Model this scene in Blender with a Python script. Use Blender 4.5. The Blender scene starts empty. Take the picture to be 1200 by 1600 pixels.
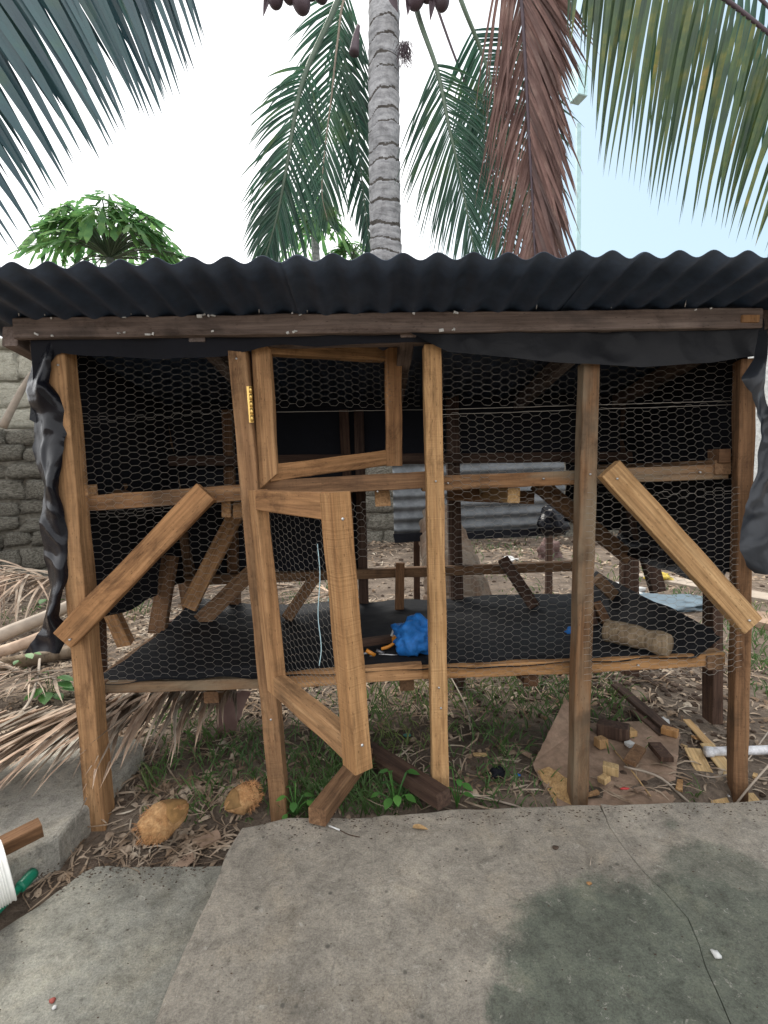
import bpy, bmesh, math, random
from mathutils import Vector, Matrix, noise
random.seed(7)
R = math.radians
C = bpy.context.scene.collection
SC = bpy.context.scene
# ------------------------------------------------------------------ camera
F = 780.0                                   # focal length in photo pixels (1200 x 1600)
CAM = Vector((0.0, -1.40, 0.90))
YAW, PITCH, ROLL = R(1.0), math.atan(60 / F), R(1.6)
fw = Vector((math.sin(YAW) * math.cos(PITCH), math.cos(YAW) * math.cos(PITCH), -math.sin(PITCH)))
rt = fw.cross(Vector((0, 0, 1))).normalized()
up = rt.cross(fw).normalized()
rot = Matrix.Rotation(ROLL, 3, fw)          # camera turned clockwise, picture content counter-clockwise
rt = rot @ rt; up = rot @ up
cd = bpy.data.cameras.new('camera'); cam = bpy.data.objects.new('camera', cd); C.objects.link(cam)
cam.matrix_world = Matrix(((rt.x, up.x, -fw.x, CAM.x), (rt.y, up.y, -fw.y, CAM.y), (rt.z, up.z, -fw.z, CAM.z), (0, 0, 0, 1)))
cd.sensor_fit = 'VERTICAL'; cd.sensor_height = 24; cd.sensor_width = 18; cd.lens = F / 1600 * 24
cd.clip_start = 0.02; cd.clip_end = 2000
SC.camera = cam
# ------------------------------------------------------------------ sky, sun, exposure
SUN_EL, SUN_AZ = R(52), R(-28)              # sun ahead of the camera and to the left, behind thin cloud
sdir = Vector((math.sin(SUN_AZ) * math.cos(SUN_EL), math.cos(SUN_AZ) * math.cos(SUN_EL), math.sin(SUN_EL)))
W = bpy.data.worlds.new('World'); SC.world = W; W.use_nodes = True
wt = W.node_tree; wt.nodes.clear()
def wn(t, **k):
    n = wt.nodes.new(t)
    for a, b in k.items(): setattr(n, a, b)
    return n
sky = wn('ShaderNodeTexSky', sky_type='NISHITA', sun_disc=False, sun_elevation=SUN_EL, sun_rotation=-SUN_AZ * -1, dust_density=2.0, air_density=1.2)
tc = wn('ShaderNodeTexCoord'); nrm = wn('ShaderNodeVectorMath', operation='NORMALIZE')
wt.links.new(tc.outputs['Generated'], nrm.inputs[0])
dot = wn('ShaderNodeVectorMath', operation='DOT_PRODUCT'); wt.links.new(nrm.outputs[0], dot.inputs[0])
dot.inputs[1].default_value = Vector((-.80, -.55, -.20)).normalized()   # away from the blue gap in the cloud on the right
nz = wn('ShaderNodeTexNoise'); nz.inputs['Scale'].default_value = 1.6; nz.inputs['Detail'].default_value = 4
wt.links.new(nrm.outputs[0], nz.inputs['Vector'])
mul = wn('ShaderNodeMath', operation='MULTIPLY_ADD'); wt.links.new(nz.outputs[0], mul.inputs[0]); mul.inputs[1].default_value = .10
wt.links.new(dot.outputs['Value'], mul.inputs[2])
mr = wn('ShaderNodeMapRange', interpolation_type='SMOOTHSTEP'); wt.links.new(mul.outputs[0], mr.inputs[0])
mr.inputs[1].default_value = -.74; mr.inputs[2].default_value = -.55; mr.inputs[3].default_value = 0.0; mr.inputs[4].default_value = 1.0
thin = wn('ShaderNodeMixRGB'); thin.inputs[0].default_value = .72; thin.inputs[2].default_value = (3.3, 4.25, 4.75, 1)
wt.links.new(sky.outputs[0], thin.inputs[1])
mix = wn('ShaderNodeMixRGB'); mix.inputs[2].default_value = (8.6, 8.6, 8.7, 1)
wt.links.new(mr.outputs[0], mix.inputs[0]); wt.links.new(thin.outputs[0], mix.inputs[1])
bg = wn('ShaderNodeBackground'); bg.inputs['Strength'].default_value = 0.10
wo = wn('ShaderNodeOutputWorld'); wt.links.new(mix.outputs[0], bg.inputs[0]); wt.links.new(bg.outputs[0], wo.inputs[0])
sl = bpy.data.lights.new('sun', 'SUN'); sl.energy = 2.2; sl.angle = R(22); sl.color = (1, .95, .87)
so = bpy.data.objects.new('sun', sl); C.objects.link(so); so.rotation_euler = sdir.to_track_quat('Z', 'Y').to_euler()
SC.view_settings.view_transform = 'Standard'; SC.view_settings.look = 'None'
SC.view_settings.exposure = 1.15; SC.view_settings.gamma = 1; SC.view_settings.use_curve_mapping = False
SC.render.engine = 'CYCLES'; SC.cycles.max_bounces = 6; SC.cycles.use_denoising = True
# ------------------------------------------------------------------ helpers
def ray(px, py): return fw + rt * ((px - 600) / F) + up * ((800 - py) / F)
def P(px, py, Y):                           # point seen at a photo pixel on the plane y = Y
    d = ray(px, py); return CAM + d * ((Y - CAM.y) / d.y)
def G(px, py, z):                           # ... on the horizontal plane z
    d = ray(px, py); return CAM + d * ((z - CAM.z) / d.z)
SOIL = -0.05
def link(name, verts, faces, mat=None, parent=None, smooth=False, M=None):
    me = bpy.data.meshes.new(name); me.from_pydata([tuple(v) for v in verts], [], faces)
    if mat: me.materials.append(mat)
    if smooth: me.polygons.foreach_set('use_smooth', [True] * len(me.polygons))
    me.update()
    return place(name, me, parent, M)
def wmat(o):
    return (wmat(o.parent) @ o.matrix_basis) if o.parent else o.matrix_basis.copy()
def place(name, me, parent=None, M=None):
    o = bpy.data.objects.new(name, me); C.objects.link(o)
    if parent: o.parent = parent
    M = M if M is not None else Matrix.Identity(4)
    o.matrix_basis = (wmat(parent).inverted() @ M) if parent else M
    return o
def thing(name, label, cat, loc=(0, 0, 0), group=None):
    o = bpy.data.objects.new(name, None); C.objects.link(o); o.location = loc; o.empty_display_size = .05
    o.matrix_basis = Matrix.Translation(loc)
    return tag(o, label, cat, group)
def tag(o, label, cat, group=None, kind=None):
    if label: o['label'] = label
    if cat: o['category'] = cat
    if group: o['group'] = group
    if kind: o['kind'] = kind
    return o
def frame(z, yref):
    z = z.normalized(); x = yref.cross(z)
    if x.length < 1e-4: x = Vector((1, 0, 0)).cross(z)
    x.normalize(); y = z.cross(x)
    return x, y, z
def mat4(x, y, z, o): return Matrix(((x.x, y.x, z.x, o.x), (x.y, y.y, z.y, o.y), (x.z, y.z, z.z, o.z), (0, 0, 0, 1)))
def catmull(pts, n):
    out = []; q = [pts[0] * 2 - pts[1]] + list(pts) + [pts[-1] * 2 - pts[-2]]; m = len(pts) - 1
    for i in range(n + 1):
        s = i / n * m; k = min(int(s), m - 1); t = s - k; a, b, c, d = q[k:k + 4]
        out.append(.5 * ((2 * b) + (c - a) * t + (2 * a - 5 * b + 4 * c - d) * t * t + (3 * b - a - 3 * c + d) * t ** 3))
    return out
def tube_vf(pts, rad, seg, V, Fc, cap=True, ref=Vector((0, 1, .13))):
    b0 = len(V); n = len(pts)
    for i, p in enumerate(pts):
        t = pts[min(i + 1, n - 1)] - pts[max(i - 1, 0)]
        x, y, _ = frame(t, ref); r = rad(i / (n - 1)) if callable(rad) else rad
        for k in range(seg):
            a = 2 * math.pi * k / seg; V.append(p + (x * math.cos(a) + y * math.sin(a)) * r)
    for i in range(n - 1):
        for k in range(seg):
            a = b0 + i * seg + k; b = b0 + i * seg + (k + 1) % seg
            Fc.append((a, b, b + seg, a + seg))
    if cap:
        Fc.append(tuple(range(b0 + seg - 1, b0 - 1, -1))); Fc.append(tuple(range(b0 + (n - 1) * seg, b0 + n * seg)))
def tube(name, pts, rad, mat, parent=None, seg=8, smooth=True, n=None):
    V, Fc = [], []
    if n: pts = catmull(pts, n)
    tube_vf(pts, rad, seg, V, Fc); return link(name, V, Fc, mat, parent, smooth)
# ------------------------------------------------------------------ materials
def newmat(name):
    m = bpy.data.materials.new(name); m.use_nodes = True; nt = m.node_tree
    b = nt.nodes['Principled BSDF']; return m, nt, b
def N(nt, t, **k):
    n = nt.nodes.new(t)
    for a, v in k.items(): setattr(n, a, v)
    return n
def noise_node(nt, vec, scale, detail=5, rough=.6, dist=0):
    n = N(nt, 'ShaderNodeTexNoise'); n.inputs['Scale'].default_value = scale; n.inputs['Detail'].default_value = detail
    n.inputs['Roughness'].default_value = rough; n.inputs['Distortion'].default_value = dist
    if vec: nt.links.new(vec, n.inputs['Vector'])
    return n.outputs[0]
def ramp(nt, fac, stops):
    r = N(nt, 'ShaderNodeValToRGB'); e = r.color_ramp.elements
    while len(e) < len(stops): e.new(.5)
    for i, (p, c) in enumerate(stops):
        e[i].position = p; e[i].color = (c if len(c) == 4 else (*c, 1))
    nt.links.new(fac, r.inputs[0]); return r.outputs[0]
def mixc(nt, fac, a, b, mode='MIX'):
    m = N(nt, 'ShaderNodeMixRGB', blend_type=mode)
    if isinstance(fac, (int, float)): m.inputs[0].default_value = fac
    else: nt.links.new(fac, m.inputs[0])
    for i, v in ((1, a), (2, b)):
        if isinstance(v, tuple): m.inputs[i].default_value = (*v[:3], 1)
        else: nt.links.new(v, m.inputs[i])
    return m.outputs[0]
def bump(nt, b, h, strength=.4, dist=.004):
    n = N(nt, 'ShaderNodeBump'); n.inputs['Strength'].default_value = strength; n.inputs['Distance'].default_value = dist
    nt.links.new(h, n.inputs['Height']); nt.links.new(n.outputs[0], b.inputs['Normal'])
def coords(nt, scale=(1, 1, 1), offs=True, kind='Object'):
    t = N(nt, 'ShaderNodeTexCoord'); v = t.outputs[kind]
    if offs:
        oi = N(nt, 'ShaderNodeObjectInfo'); mm = N(nt, 'ShaderNodeMath', operation='MULTIPLY'); mm.inputs[1].default_value = 37
        nt.links.new(oi.outputs['Random'], mm.inputs[0])
        ad = N(nt, 'ShaderNodeVectorMath', operation='ADD'); nt.links.new(v, ad.inputs[0]); nt.links.new(mm.outputs[0], ad.inputs[1]); v = ad.outputs[0]
    mp = N(nt, 'ShaderNodeMapping'); mp.inputs['Scale'].default_value = scale; nt.links.new(v, mp.inputs['Vector'])
    return mp.outputs[0]
def wood(name, dark, mid, light, dirt=(.06, .035, .02), dirt_amt=.5, saw=.5, rough=.85, grey=None):
    m, nt, b = newmat(name)
    g = coords(nt, (38, 38, 1.6)); c = coords(nt, (1, 1, 1)); fine = coords(nt, (160, 160, 6))
    n1 = noise_node(nt, g, 1.0, 6, .65, 1.2); col = ramp(nt, n1, [(.25, dark), (.5, mid), (.75, light)])
    n2 = noise_node(nt, c, 7, 5, .6, .4); f2 = ramp(nt, n2, [(.50, (0, 0, 0)), (.72, (1, 1, 1))])
    mm = N(nt, 'ShaderNodeMath', operation='MULTIPLY'); nt.links.new(f2, mm.inputs[0]); mm.inputs[1].default_value = dirt_amt
    col = mixc(nt, mm.outputs[0], col, dirt)
    n3 = noise_node(nt, fine, 1.0, 3); f3 = ramp(nt, n3, [(.3, (.62, .62, .62)), (.6, (1, 1, 1))])
    col = mixc(nt, 1.0, col, f3, 'MULTIPLY')
    v = N(nt, 'ShaderNodeTexVoronoi'); nt.links.new(coords(nt, (26, 26, 7)), v.inputs['Vector'])   # knots and nail stains
    kf = ramp(nt, v.outputs['Distance'], [(.07, (1, 1, 1)), (.16, (0, 0, 0))]); km = N(nt, 'ShaderNodeMath', operation='MULTIPLY'); km.inputs[1].default_value = .75
    nt.links.new(kf, km.inputs[0]); col = mixc(nt, km.outputs[0], col, tuple(x * .45 for x in dark))
    oi = N(nt, 'ShaderNodeObjectInfo'); vr = ramp(nt, oi.outputs['Random'], [(0, (.66, .62, .60)), (.35, (.95, .88, .80)), (.7, (.86, .90, .92)), (1, (1.15, 1.12, 1.08))])
    col = mixc(nt, 1.0, col, vr, 'MULTIPLY')
    if grey:
        n5 = noise_node(nt, coords(nt, (9, 9, 2.2)), 1, 4); f5 = ramp(nt, n5, [(.42, (0, 0, 0)), (.62, (1, 1, 1))]); col = mixc(nt, f5, col, grey)
    n8 = noise_node(nt, coords(nt, (11, 11, 4)), 1.0, 7, .75, .8); f8 = ramp(nt, n8, [(.30, (.36, .33, .32)), (.47, (.92, .91, .90)), (.62, (1.0, 1.0, 1.0)), (.78, (1.18, 1.16, 1.12))]); col = mixc(nt, 1, col, f8, 'MULTIPLY')
    sc = noise_node(nt, coords(nt, (70, 70, 30)), 1.0, 4, .7); fs = ramp(nt, sc, [(.62, (0, 0, 0)), (.70, (.45, .45, .45))]); col = mixc(nt, fs, col, tuple(x * .35 for x in mid))
    nt.links.new(col, b.inputs['Base Color']); b.inputs['Roughness'].default_value = rough; b.inputs['Specular IOR Level'].default_value = .25
    w = noise_node(nt, coords(nt, (3, 3, 190)), 1.0, 2)                                            # saw marks across the face
    ad = N(nt, 'ShaderNodeMath', operation='MULTIPLY_ADD'); nt.links.new(w, ad.inputs[0]); ad.inputs[1].default_value = saw; nt.links.new(n3, ad.inputs[2])
    bump(nt, b, ad.outputs[0], .55, .0025); return m
def blotch(name, stops, scale, rough=.9, bs=.5, bd=.004, kind='Object', detail=8, fine=60, spec=.3, offs=True, vscale=(1, 1, 1)):
    m, nt, b = newmat(name); v = coords(nt, vscale, offs, kind)
    n1 = noise_node(nt, v, scale, detail, .68, .3); col = ramp(nt, n1, stops)
    n2 = noise_node(nt, v, fine, 5, .7); f = ramp(nt, n2, [(.3, (.6, .6, .6)), (.7, (1.15, 1.15, 1.15))]); col = mixc(nt, 1.0, col, f, 'MULTIPLY')
    nt.links.new(col, b.inputs['Base Color']); b.inputs['Roughness'].default_value = rough; b.inputs['Specular IOR Level'].default_value = spec
    bump(nt, b, n2, bs, bd); return m
def plain(name, col, rough=.6, metal=0, spec=.5, var=.25):
    m, nt, b = newmat(name); v = coords(nt, (1, 1, 1)); n1 = noise_node(nt, v, 14, 5)
    f = ramp(nt, n1, [(.3, (1 - var,) * 3), (.7, (1 + var * .4,) * 3)]); c = mixc(nt, 1.0, f, col, 'MULTIPLY')
    oi = N(nt, 'ShaderNodeObjectInfo'); vr = ramp(nt, oi.outputs['Random'], [(0, (.82,) * 3), (1, (1.12,) * 3)]); c = mixc(nt, 1, c, vr, 'MULTIPLY')
    nt.links.new(c, b.inputs['Base Color']); b.inputs['Roughness'].default_value = rough
    b.inputs['Metallic'].default_value = metal; b.inputs['Specular IOR Level'].default_value = spec; return m
def leafmat(name, stops, rough=.45, trans=.35, vs=(1, 1, 1), scale=6, spec=.5):
    m, nt, b = newmat(name); v = coords(nt, vs); n1 = noise_node(nt, v, scale, 4); col = ramp(nt, n1, stops)
    oi = N(nt, 'ShaderNodeObjectInfo'); vr = ramp(nt, oi.outputs['Random'], [(0, (.65, .7, .7)), (1, (1.3, 1.2, 1.1))]); col = mixc(nt, 1, col, vr, 'MULTIPLY')
    nt.links.new(col, b.inputs['Base Color']); b.inputs['Roughness'].default_value = rough; b.inputs['Specular IOR Level'].default_value = spec
    tr = N(nt, 'ShaderNodeBsdfTranslucent'); nt.links.new(col, tr.inputs[0]); ms = N(nt, 'ShaderNodeMixShader'); ms.inputs[0].default_value = trans
    nt.links.new(b.outputs[0], ms.inputs[1]); nt.links.new(tr.outputs[0], ms.inputs[2]); nt.links.new(ms.outputs[0], nt.nodes['Material Output'].inputs[0]); return m
M_NEW = wood('new_timber', (.22, .118, .058), (.405, .23, .112), (.56, .35, .185), dirt=(.14, .08, .042), dirt_amt=.65, saw=.9)
M_NEW2 = wood('sawn_timber', (.28, .148, .064), (.475, .28, .13), (.63, .40, .20), dirt=(.24, .12, .04), dirt_amt=.4, saw=1.4)
M_NEW3 = wood('stained_timber', (.17, .095, .05), (.31, .18, .095), (.44, .28, .155), dirt=(.10, .065, .04), dirt_amt=.85, saw=1.0)
M_OLD = wood('weathered_timber', (.17, .085, .04), (.28, .16, .08), (.36, .24, .14), dirt=(.07, .05, .035), dirt_amt=.8, grey=(.20, .16, .11))
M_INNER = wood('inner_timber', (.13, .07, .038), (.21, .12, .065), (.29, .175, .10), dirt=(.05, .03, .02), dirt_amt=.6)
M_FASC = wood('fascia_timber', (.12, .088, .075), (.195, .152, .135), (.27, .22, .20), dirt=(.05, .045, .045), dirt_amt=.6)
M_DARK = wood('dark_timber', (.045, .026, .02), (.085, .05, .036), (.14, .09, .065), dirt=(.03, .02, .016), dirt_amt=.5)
M_PALE = wood('pale_offcut', (.42, .27, .12), (.58, .40, .20), (.68, .50, .28), dirt=(.28, .18, .08), dirt_amt=.4)
M_PLY = blotch('plywood', [(.3, (.19, .125, .085)), (.55, (.33, .23, .165)), (.75, (.44, .32, .23))], 5, vscale=(1, 1, 1), fine=30)
M_LOGP = wood('fibrous_log', (.19, .13, .08), (.32, .235, .15), (.43, .34, .23), dirt=(.14, .10, .06), dirt_amt=.5)
M_LOG = wood('old_log', (.13, .09, .06), (.24, .18, .12), (.36, .29, .21), dirt=(.08, .06, .04), dirt_amt=.6, grey=(.25, .2, .15))
M_WIRE = plain('galvanised_wire', (.26, .24, .21), .55, .3)
M_BRASS = plain('brass', (.75, .50, .16), .35, .9)
M_STEEL = plain('nail_steel', (.55, .55, .55), .4, .8)
def tarpmat(name, base, r0, r1, sp=.5):
    m, nt, b = newmat(name); v = coords(nt, (1, 1, 1)); n1 = noise_node(nt, v, 5, 6, .6, .8)
    nt.links.new(ramp(nt, n1, [(.3, base), (.75, tuple(x * 2.0 for x in base))]), b.inputs['Base Color'])
    rr = ramp(nt, n1, [(.3, (r0,) * 3), (.7, (r1,) * 3)]); nt.links.new(rr, b.inputs['Roughness']); b.inputs['Specular IOR Level'].default_value = sp
    n2 = noise_node(nt, v, 11, 3, .5, 1.2); bump(nt, b, n2, .35, .008); return m
M_TARP = tarpmat('black_plastic', (.004, .0045, .007), .16, .36, .25)
M_TARPV = tarpmat('valance_black_plastic', (.006, .0065, .008), .4, .6, .22)
M_TARPG = tarpmat('grey_sheened_plastic', (.018, .021, .026), .25, .45, .35)
M_TARPD = tarpmat('dull_black_plastic', (.007, .0075, .010), .6, .85, .12)
M_TARPS = tarpmat('shelf_black_plastic', (.009, .0095, .011), .55, .8, .10)
M_ROOF = blotch('roofing_sheet', [(.30, (.022, .038, .066)), (.55, (.038, .058, .095)), (.68, (.05, .07, .105)), (.76, (.10, .095, .09))], 3, rough=.5, bs=.08, bd=.002, fine=25, spec=.5)
M_ZINC = blotch('zinc_sheet', [(.3, (.085, .095, .10)), (.6, (.16, .17, .18)), (.8, (.15, .115, .09))], 2.5, rough=.6, bs=.1, fine=20)
# concrete with damp green-black patches; patch centres are the stains seen on the slab
def concrete(name, base, blobs, green=(.125, .138, .108)):
    m, nt, b = newmat(name); v = coords(nt, (1, 1, 1), False)
    n1 = noise_node(nt, v, 2.2, 9, .66, .5); col = ramp(nt, n1, [(.30, tuple(x * .58 for x in base)), (.46, tuple(x * .92 for x in base)), (.56, base), (.72, tuple(x * 1.42 for x in base))])
    n6 = noise_node(nt, v, 5.5, 6, .7, .3); col = mixc(nt, ramp(nt, n6, [(.5, (0, 0, 0)), (.75, (.55, .55, .55))]), col, (base[0] * 1.02, base[1] * .93, base[2] * .80))
    fac = None
    wob = noise_node(nt, v, 7, 12, .86, .2)
    for (x, y, r, s) in blobs:
        ds = N(nt, 'ShaderNodeVectorMath', operation='DISTANCE'); nt.links.new(v, ds.inputs[0]); ds.inputs[1].default_value = (x, y, 0)
        wa = N(nt, 'ShaderNodeMath', operation='MULTIPLY_ADD'); nt.links.new(wob, wa.inputs[0]); wa.inputs[1].default_value = .55 * r + .08; nt.links.new(ds.outputs['Value'], wa.inputs[2])
        q = N(nt, 'ShaderNodeMapRange', interpolation_type='SMOOTHSTEP'); nt.links.new(wa.outputs[0], q.inputs[0])
        q.inputs[1].default_value = r * 1.32; q.inputs[2].default_value = r * 1.08; q.inputs[3].default_value = 0; q.inputs[4].default_value = s
        if fac is None: fac = q.outputs[0]
        else:
            mx = N(nt, 'ShaderNodeMath', operation='MAXIMUM'); nt.links.new(fac, mx.inputs[0]); nt.links.new(q.outputs[0], mx.inputs[1]); fac = mx.outputs[0]
    if fac is not None:
        gn = ramp(nt, noise_node(nt, v, 9, 7, .7), [(.3, tuple(x * .6 for x in green)), (.55, green), (.8, (.21, .21, .15))]); col = mixc(nt, fac, col, gn)
    n9 = noise_node(nt, v, 15, 8, .78, .6); f9 = ramp(nt, n9, [(.34, (.66, .66, .65)), (.5, (1, 1, 1)), (.66, (1.28, 1.26, 1.22))]); col = mixc(nt, 1, col, f9, 'MULTIPLY')
    n10 = noise_node(nt, v, 75, 6, .8); col = mixc(nt, 1, col, ramp(nt, n10, [(.33, (.62, .61, .60)), (.47, (.98, .98, .98)), (.60, (1.05, 1.05, 1.05)), (.70, (1.35, 1.33, 1.28))]), 'MULTIPLY')
    n3 = noise_node(nt, v, 230, 5, .85); f3 = ramp(nt, n3, [(.34, (.62, .62, .62)), (.5, (1, 1, 1)), (.64, (1.25, 1.25, 1.25))]); col = mixc(nt, 1.0, col, f3, 'MULTIPLY')
    n4 = noise_node(nt, v, 38, 6, .75, .5); col = mixc(nt, ramp(nt, n4, [(.60, (0, 0, 0)), (.68, (.6, .6, .6))]), col, (.48, .45, .39))
    vo = noise_node(nt, v, 72, 5, .8, 1.5)
    n7 = noise_node(nt, v, 3.3, 3); gate = ramp(nt, n7, [(.46, (0, 0, 0)), (.56, (1, 1, 1))])
    sp = ramp(nt, vo, [(.64, (0, 0, 0)), (.69, (.8, .8, .8))]); sp = mixc(nt, 1, sp, gate, 'MULTIPLY'); col = mixc(nt, sp, col, (.62, .60, .54))
    v2 = N(nt, 'ShaderNodeTexVoronoi'); v2.inputs['Scale'].default_value = 17; nt.links.new(v, v2.inputs['Vector'])
    sp2 = ramp(nt, v2.outputs['Distance'], [(.05, (.7, .7, .7)), (.10, (0, 0, 0))]); col = mixc(nt, sp2, col, (.07, .065, .055))
    nt.links.new(col, b.inputs['Base Color']); b.inputs['Roughness'].default_value = .88; b.inputs['Specular IOR Level'].default_value = .3
    hh = N(nt, 'ShaderNodeMath', operation='ADD'); nt.links.new(n3, hh.inputs[0]); nt.links.new(n4, hh.inputs[1]); bump(nt, b, hh.outputs[0], .8, .005)
    return m
def gxy(px, py, z=0): p = G(px, py, z); return (p.x, p.y)
M_SLAB = concrete('slab_concrete', (.315, .283, .235), [(*gxy(1010, 1545), .30, .95), (*gxy(1130, 1370), .16, .7), (*gxy(860, 1430), .10, .7), (*gxy(1180, 1500), .26, .9), (*gxy(800, 1580), .09, .9), (*gxy(830, 1300), .03, .6), (*gxy(1050, 1290), .06, .55)])
M_PATH = concrete('path_concrete', (.31, .305, .262), [(*gxy(95, 1500, -.07), .09, .85), (*gxy(20, 1560, -.07), .10, .9), (*gxy(265, 1440, -.07), .06, .5), (*gxy(210, 1570, -.07), .05, .7)], green=(.10, .13, .115))
M_KERB = concrete('kerb_concrete', (.40, .385, .34), [])
M_SOIL = blotch('soil', [(.30, (.065, .050, .038)), (.5, (.155, .120, .093)), (.68, (.25, .20, .155)), (.85, (.33, .27, .22))], 3.5, bs=1.0, bd=.012, fine=55, offs=False, spec=.15)
M_STONE = blotch('rubble_stone', [(.3, (.07, .066, .05)), (.45, (.17, .16, .13)), (.6, (.34, .32, .27)), (.75, (.17, .15, .11))], 14, bs=1.0, bd=.03, fine=38)
M_MORT = blotch('mortar', [(.3, (.09, .085, .07)), (.7, (.24, .22, .18))], 10, bs=1.0, bd=.02, fine=40)
M_LIME = blotch('pale_limestone', [(.3, (.34, .32, .25)), (.5, (.52, .50, .41)), (.75, (.66, .64, .55))], 8, bs=1.0, bd=.03, fine=30)
M_WHITE = blotch('whitewashed_wall', [(.3, (.60, .62, .60)), (.7, (.78, .80, .78))], 4, bs=.3, fine=30)
M_PALM = leafmat('palm_green', [(.3, (.018, .062, .050)), (.55, (.035, .10, .065)), (.78, (.085, .15, .04))], .38, .35, scale=3)
M_PALMN = leafmat('palm_flare_tinted_green', [(.3, (.014, .050, .072)), (.6, (.022, .078, .090)), (.8, (.045, .11, .06))], .42, .14, scale=4)  # green leaf with the blue cast of lens flare painted into its colour
M_PALMY = leafmat('palm_yellowing_green', [(.30, (.022, .055, .032)), (.52, (.045, .090, .028)), (.66, (.12, .14, .025)), (.78, (.30, .19, .035)), (.9, (.2, .10, .04))], .42, .25, scale=5)
M_DEAD = leafmat('dead_palm_brown', [(.3, (.12, .075, .072)), (.55, (.21, .135, .125)), (.8, (.36, .27, .24))], .7, .15, scale=5, spec=.2)
M_DRY = leafmat('dry_leaflet', [(.3, (.19, .14, .11)), (.5, (.38, .30, .24)), (.75, (.58, .50, .42))], .8, .08, scale=7, spec=.2)
M_RACH = plain('green_stalk', (.10, .15, .10), .5)
M_RACHD = plain('dark_stalk', (.075, .05, .062), .6)
M_RACHP = plain('dry_stalk', (.36, .30, .24), .8)
M_PAP = leafmat('papaya_leaf', [(.3, (.06, .16, .07)), (.5, (.11, .25, .09)), (.7, (.20, .35, .12))], .65, .6, scale=5, spec=.2)
M_GRASS = leafmat('grass_blade', [(.3, (.04, .10, .025)), (.55, (.075, .15, .04)), (.72, (.20, .22, .08)), (.85, (.36, .31, .18))], .6, .3, scale=2)
M_WEED = leafmat('weed_leaf', [(.3, (.05, .17, .04)), (.7, (.11, .28, .06))], .5, .35, scale=9)
M_LIT = leafmat('litter', [(.25, (.10, .065, .045)), (.42, (.24, .17, .12)), (.58, (.40, .32, .25)), (.72, (.58, .52, .44))], .9, .02, scale=11, spec=.1)
M_CLOD = blotch('dark_clods', [(.3, (.05, .033, .024)), (.7, (.12, .082, .058))], 12, bs=1, bd=.01, fine=60)
def palmtrunkmat():
    m, nt, b = newmat('palm_bark'); v = coords(nt, (1, 1, 1), False)
    n1 = noise_node(nt, coords(nt, (3, 3, 16), False), 1.5, 6, .7, .6); col = ramp(nt, n1, [(.3, (.19, .195, .20)), (.5, (.39, .395, .41)), (.72, (.56, .565, .58))])
    n2 = noise_node(nt, v, 22, 6, .7); f = ramp(nt, n2, [(.3, (.55, .55, .55)), (.6, (1.05, 1.05, 1.05))]); col = mixc(nt, 1, col, f, 'MULTIPLY')
    nt.links.new(col, b.inputs['Base Color']); b.inputs['Roughness'].default_value = .9; b.inputs['Specular IOR Level'].default_value = .2
    bump(nt, b, n2, .8, .012); return m
M_BARK = palmtrunkmat()
M_BOLE = wood('root_bole', (.11, .075, .055), (.22, .16, .12), (.32, .25, .20), dirt=(.06, .045, .035), dirt_amt=.5, grey=(.20, .165, .13))
M_SCAR = blotch('leaf_scar_bark', [(.3, (.07, .062, .055)), (.6, (.13, .12, .11)), (.8, (.24, .23, .21))], 14, bs=1, bd=.01, fine=50, offs=False)
# ------------------------------------------------------------------ shape builders
def beam(name, A, B, w, t, mat, parent=None, yref=Vector((0, 1, 0)), front=True, jit=.0019, skew=(0, 0), ch=.0022, bow=0.0):
    """timber from A to B (centre of its camera-side face when front); w across the picture, t in depth"""
    x, y, z = frame(B - A, yref); L = (B - A).length; n = max(3, int(L / .05))
    cs = [(-w/2+ch, -t/2), (w/2-ch, -t/2), (w/2, -t/2+ch), (w/2, t/2-ch), (w/2-ch, t/2), (-w/2+ch, t/2), (-w/2, t/2-ch), (-w/2, -t/2+ch)]
    V, Fc = [], []; s = random.random() * 100; dy = t / 2 if front else 0
    for i in range(n + 1):
        u = i / n; zz = (u - .5) * L
        bx = bow * math.sin(math.pi * u)
        for (cx, cy) in cs:
            k = skew[0] * (1 - u) ** 8 + skew[1] * u ** 8
            nx = noise.noise(Vector((cx * 20 + s, cy * 20, zz * 9))); ny = noise.noise(Vector((cx * 20, cy * 20 + s, zz * 9 + 5)))
            V.append((cx + nx * jit * 1.6 + bx, cy + dy + ny * jit, zz + k * cx * (1 if w else 0)))
    for i in range(n):
        for k in range(8):
            a = i * 8 + k; b = i * 8 + (k + 1) % 8; Fc.append((a, b, b + 8, a + 8))
    Fc.append(tuple(range(7, -1, -1))); Fc.append(tuple(range(n * 8, n * 8 + 8)))
    return link(name, V, Fc, mat, parent, False, mat4(x, y, z, (A + B) / 2))
def pw(wpx, Y): return wpx / F * (Y + 1.4)                      # photo pixels -> metres at depth Y
def pbeam(name, a, b, wpx, t, mat, parent, Ya, Yb=None, **k):
    Yb = Ya if Yb is None else Yb
    return beam(name, P(*a, Ya), P(*b, Yb), pw(wpx, (Ya + Yb) / 2), t, mat, parent, **k)
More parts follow.
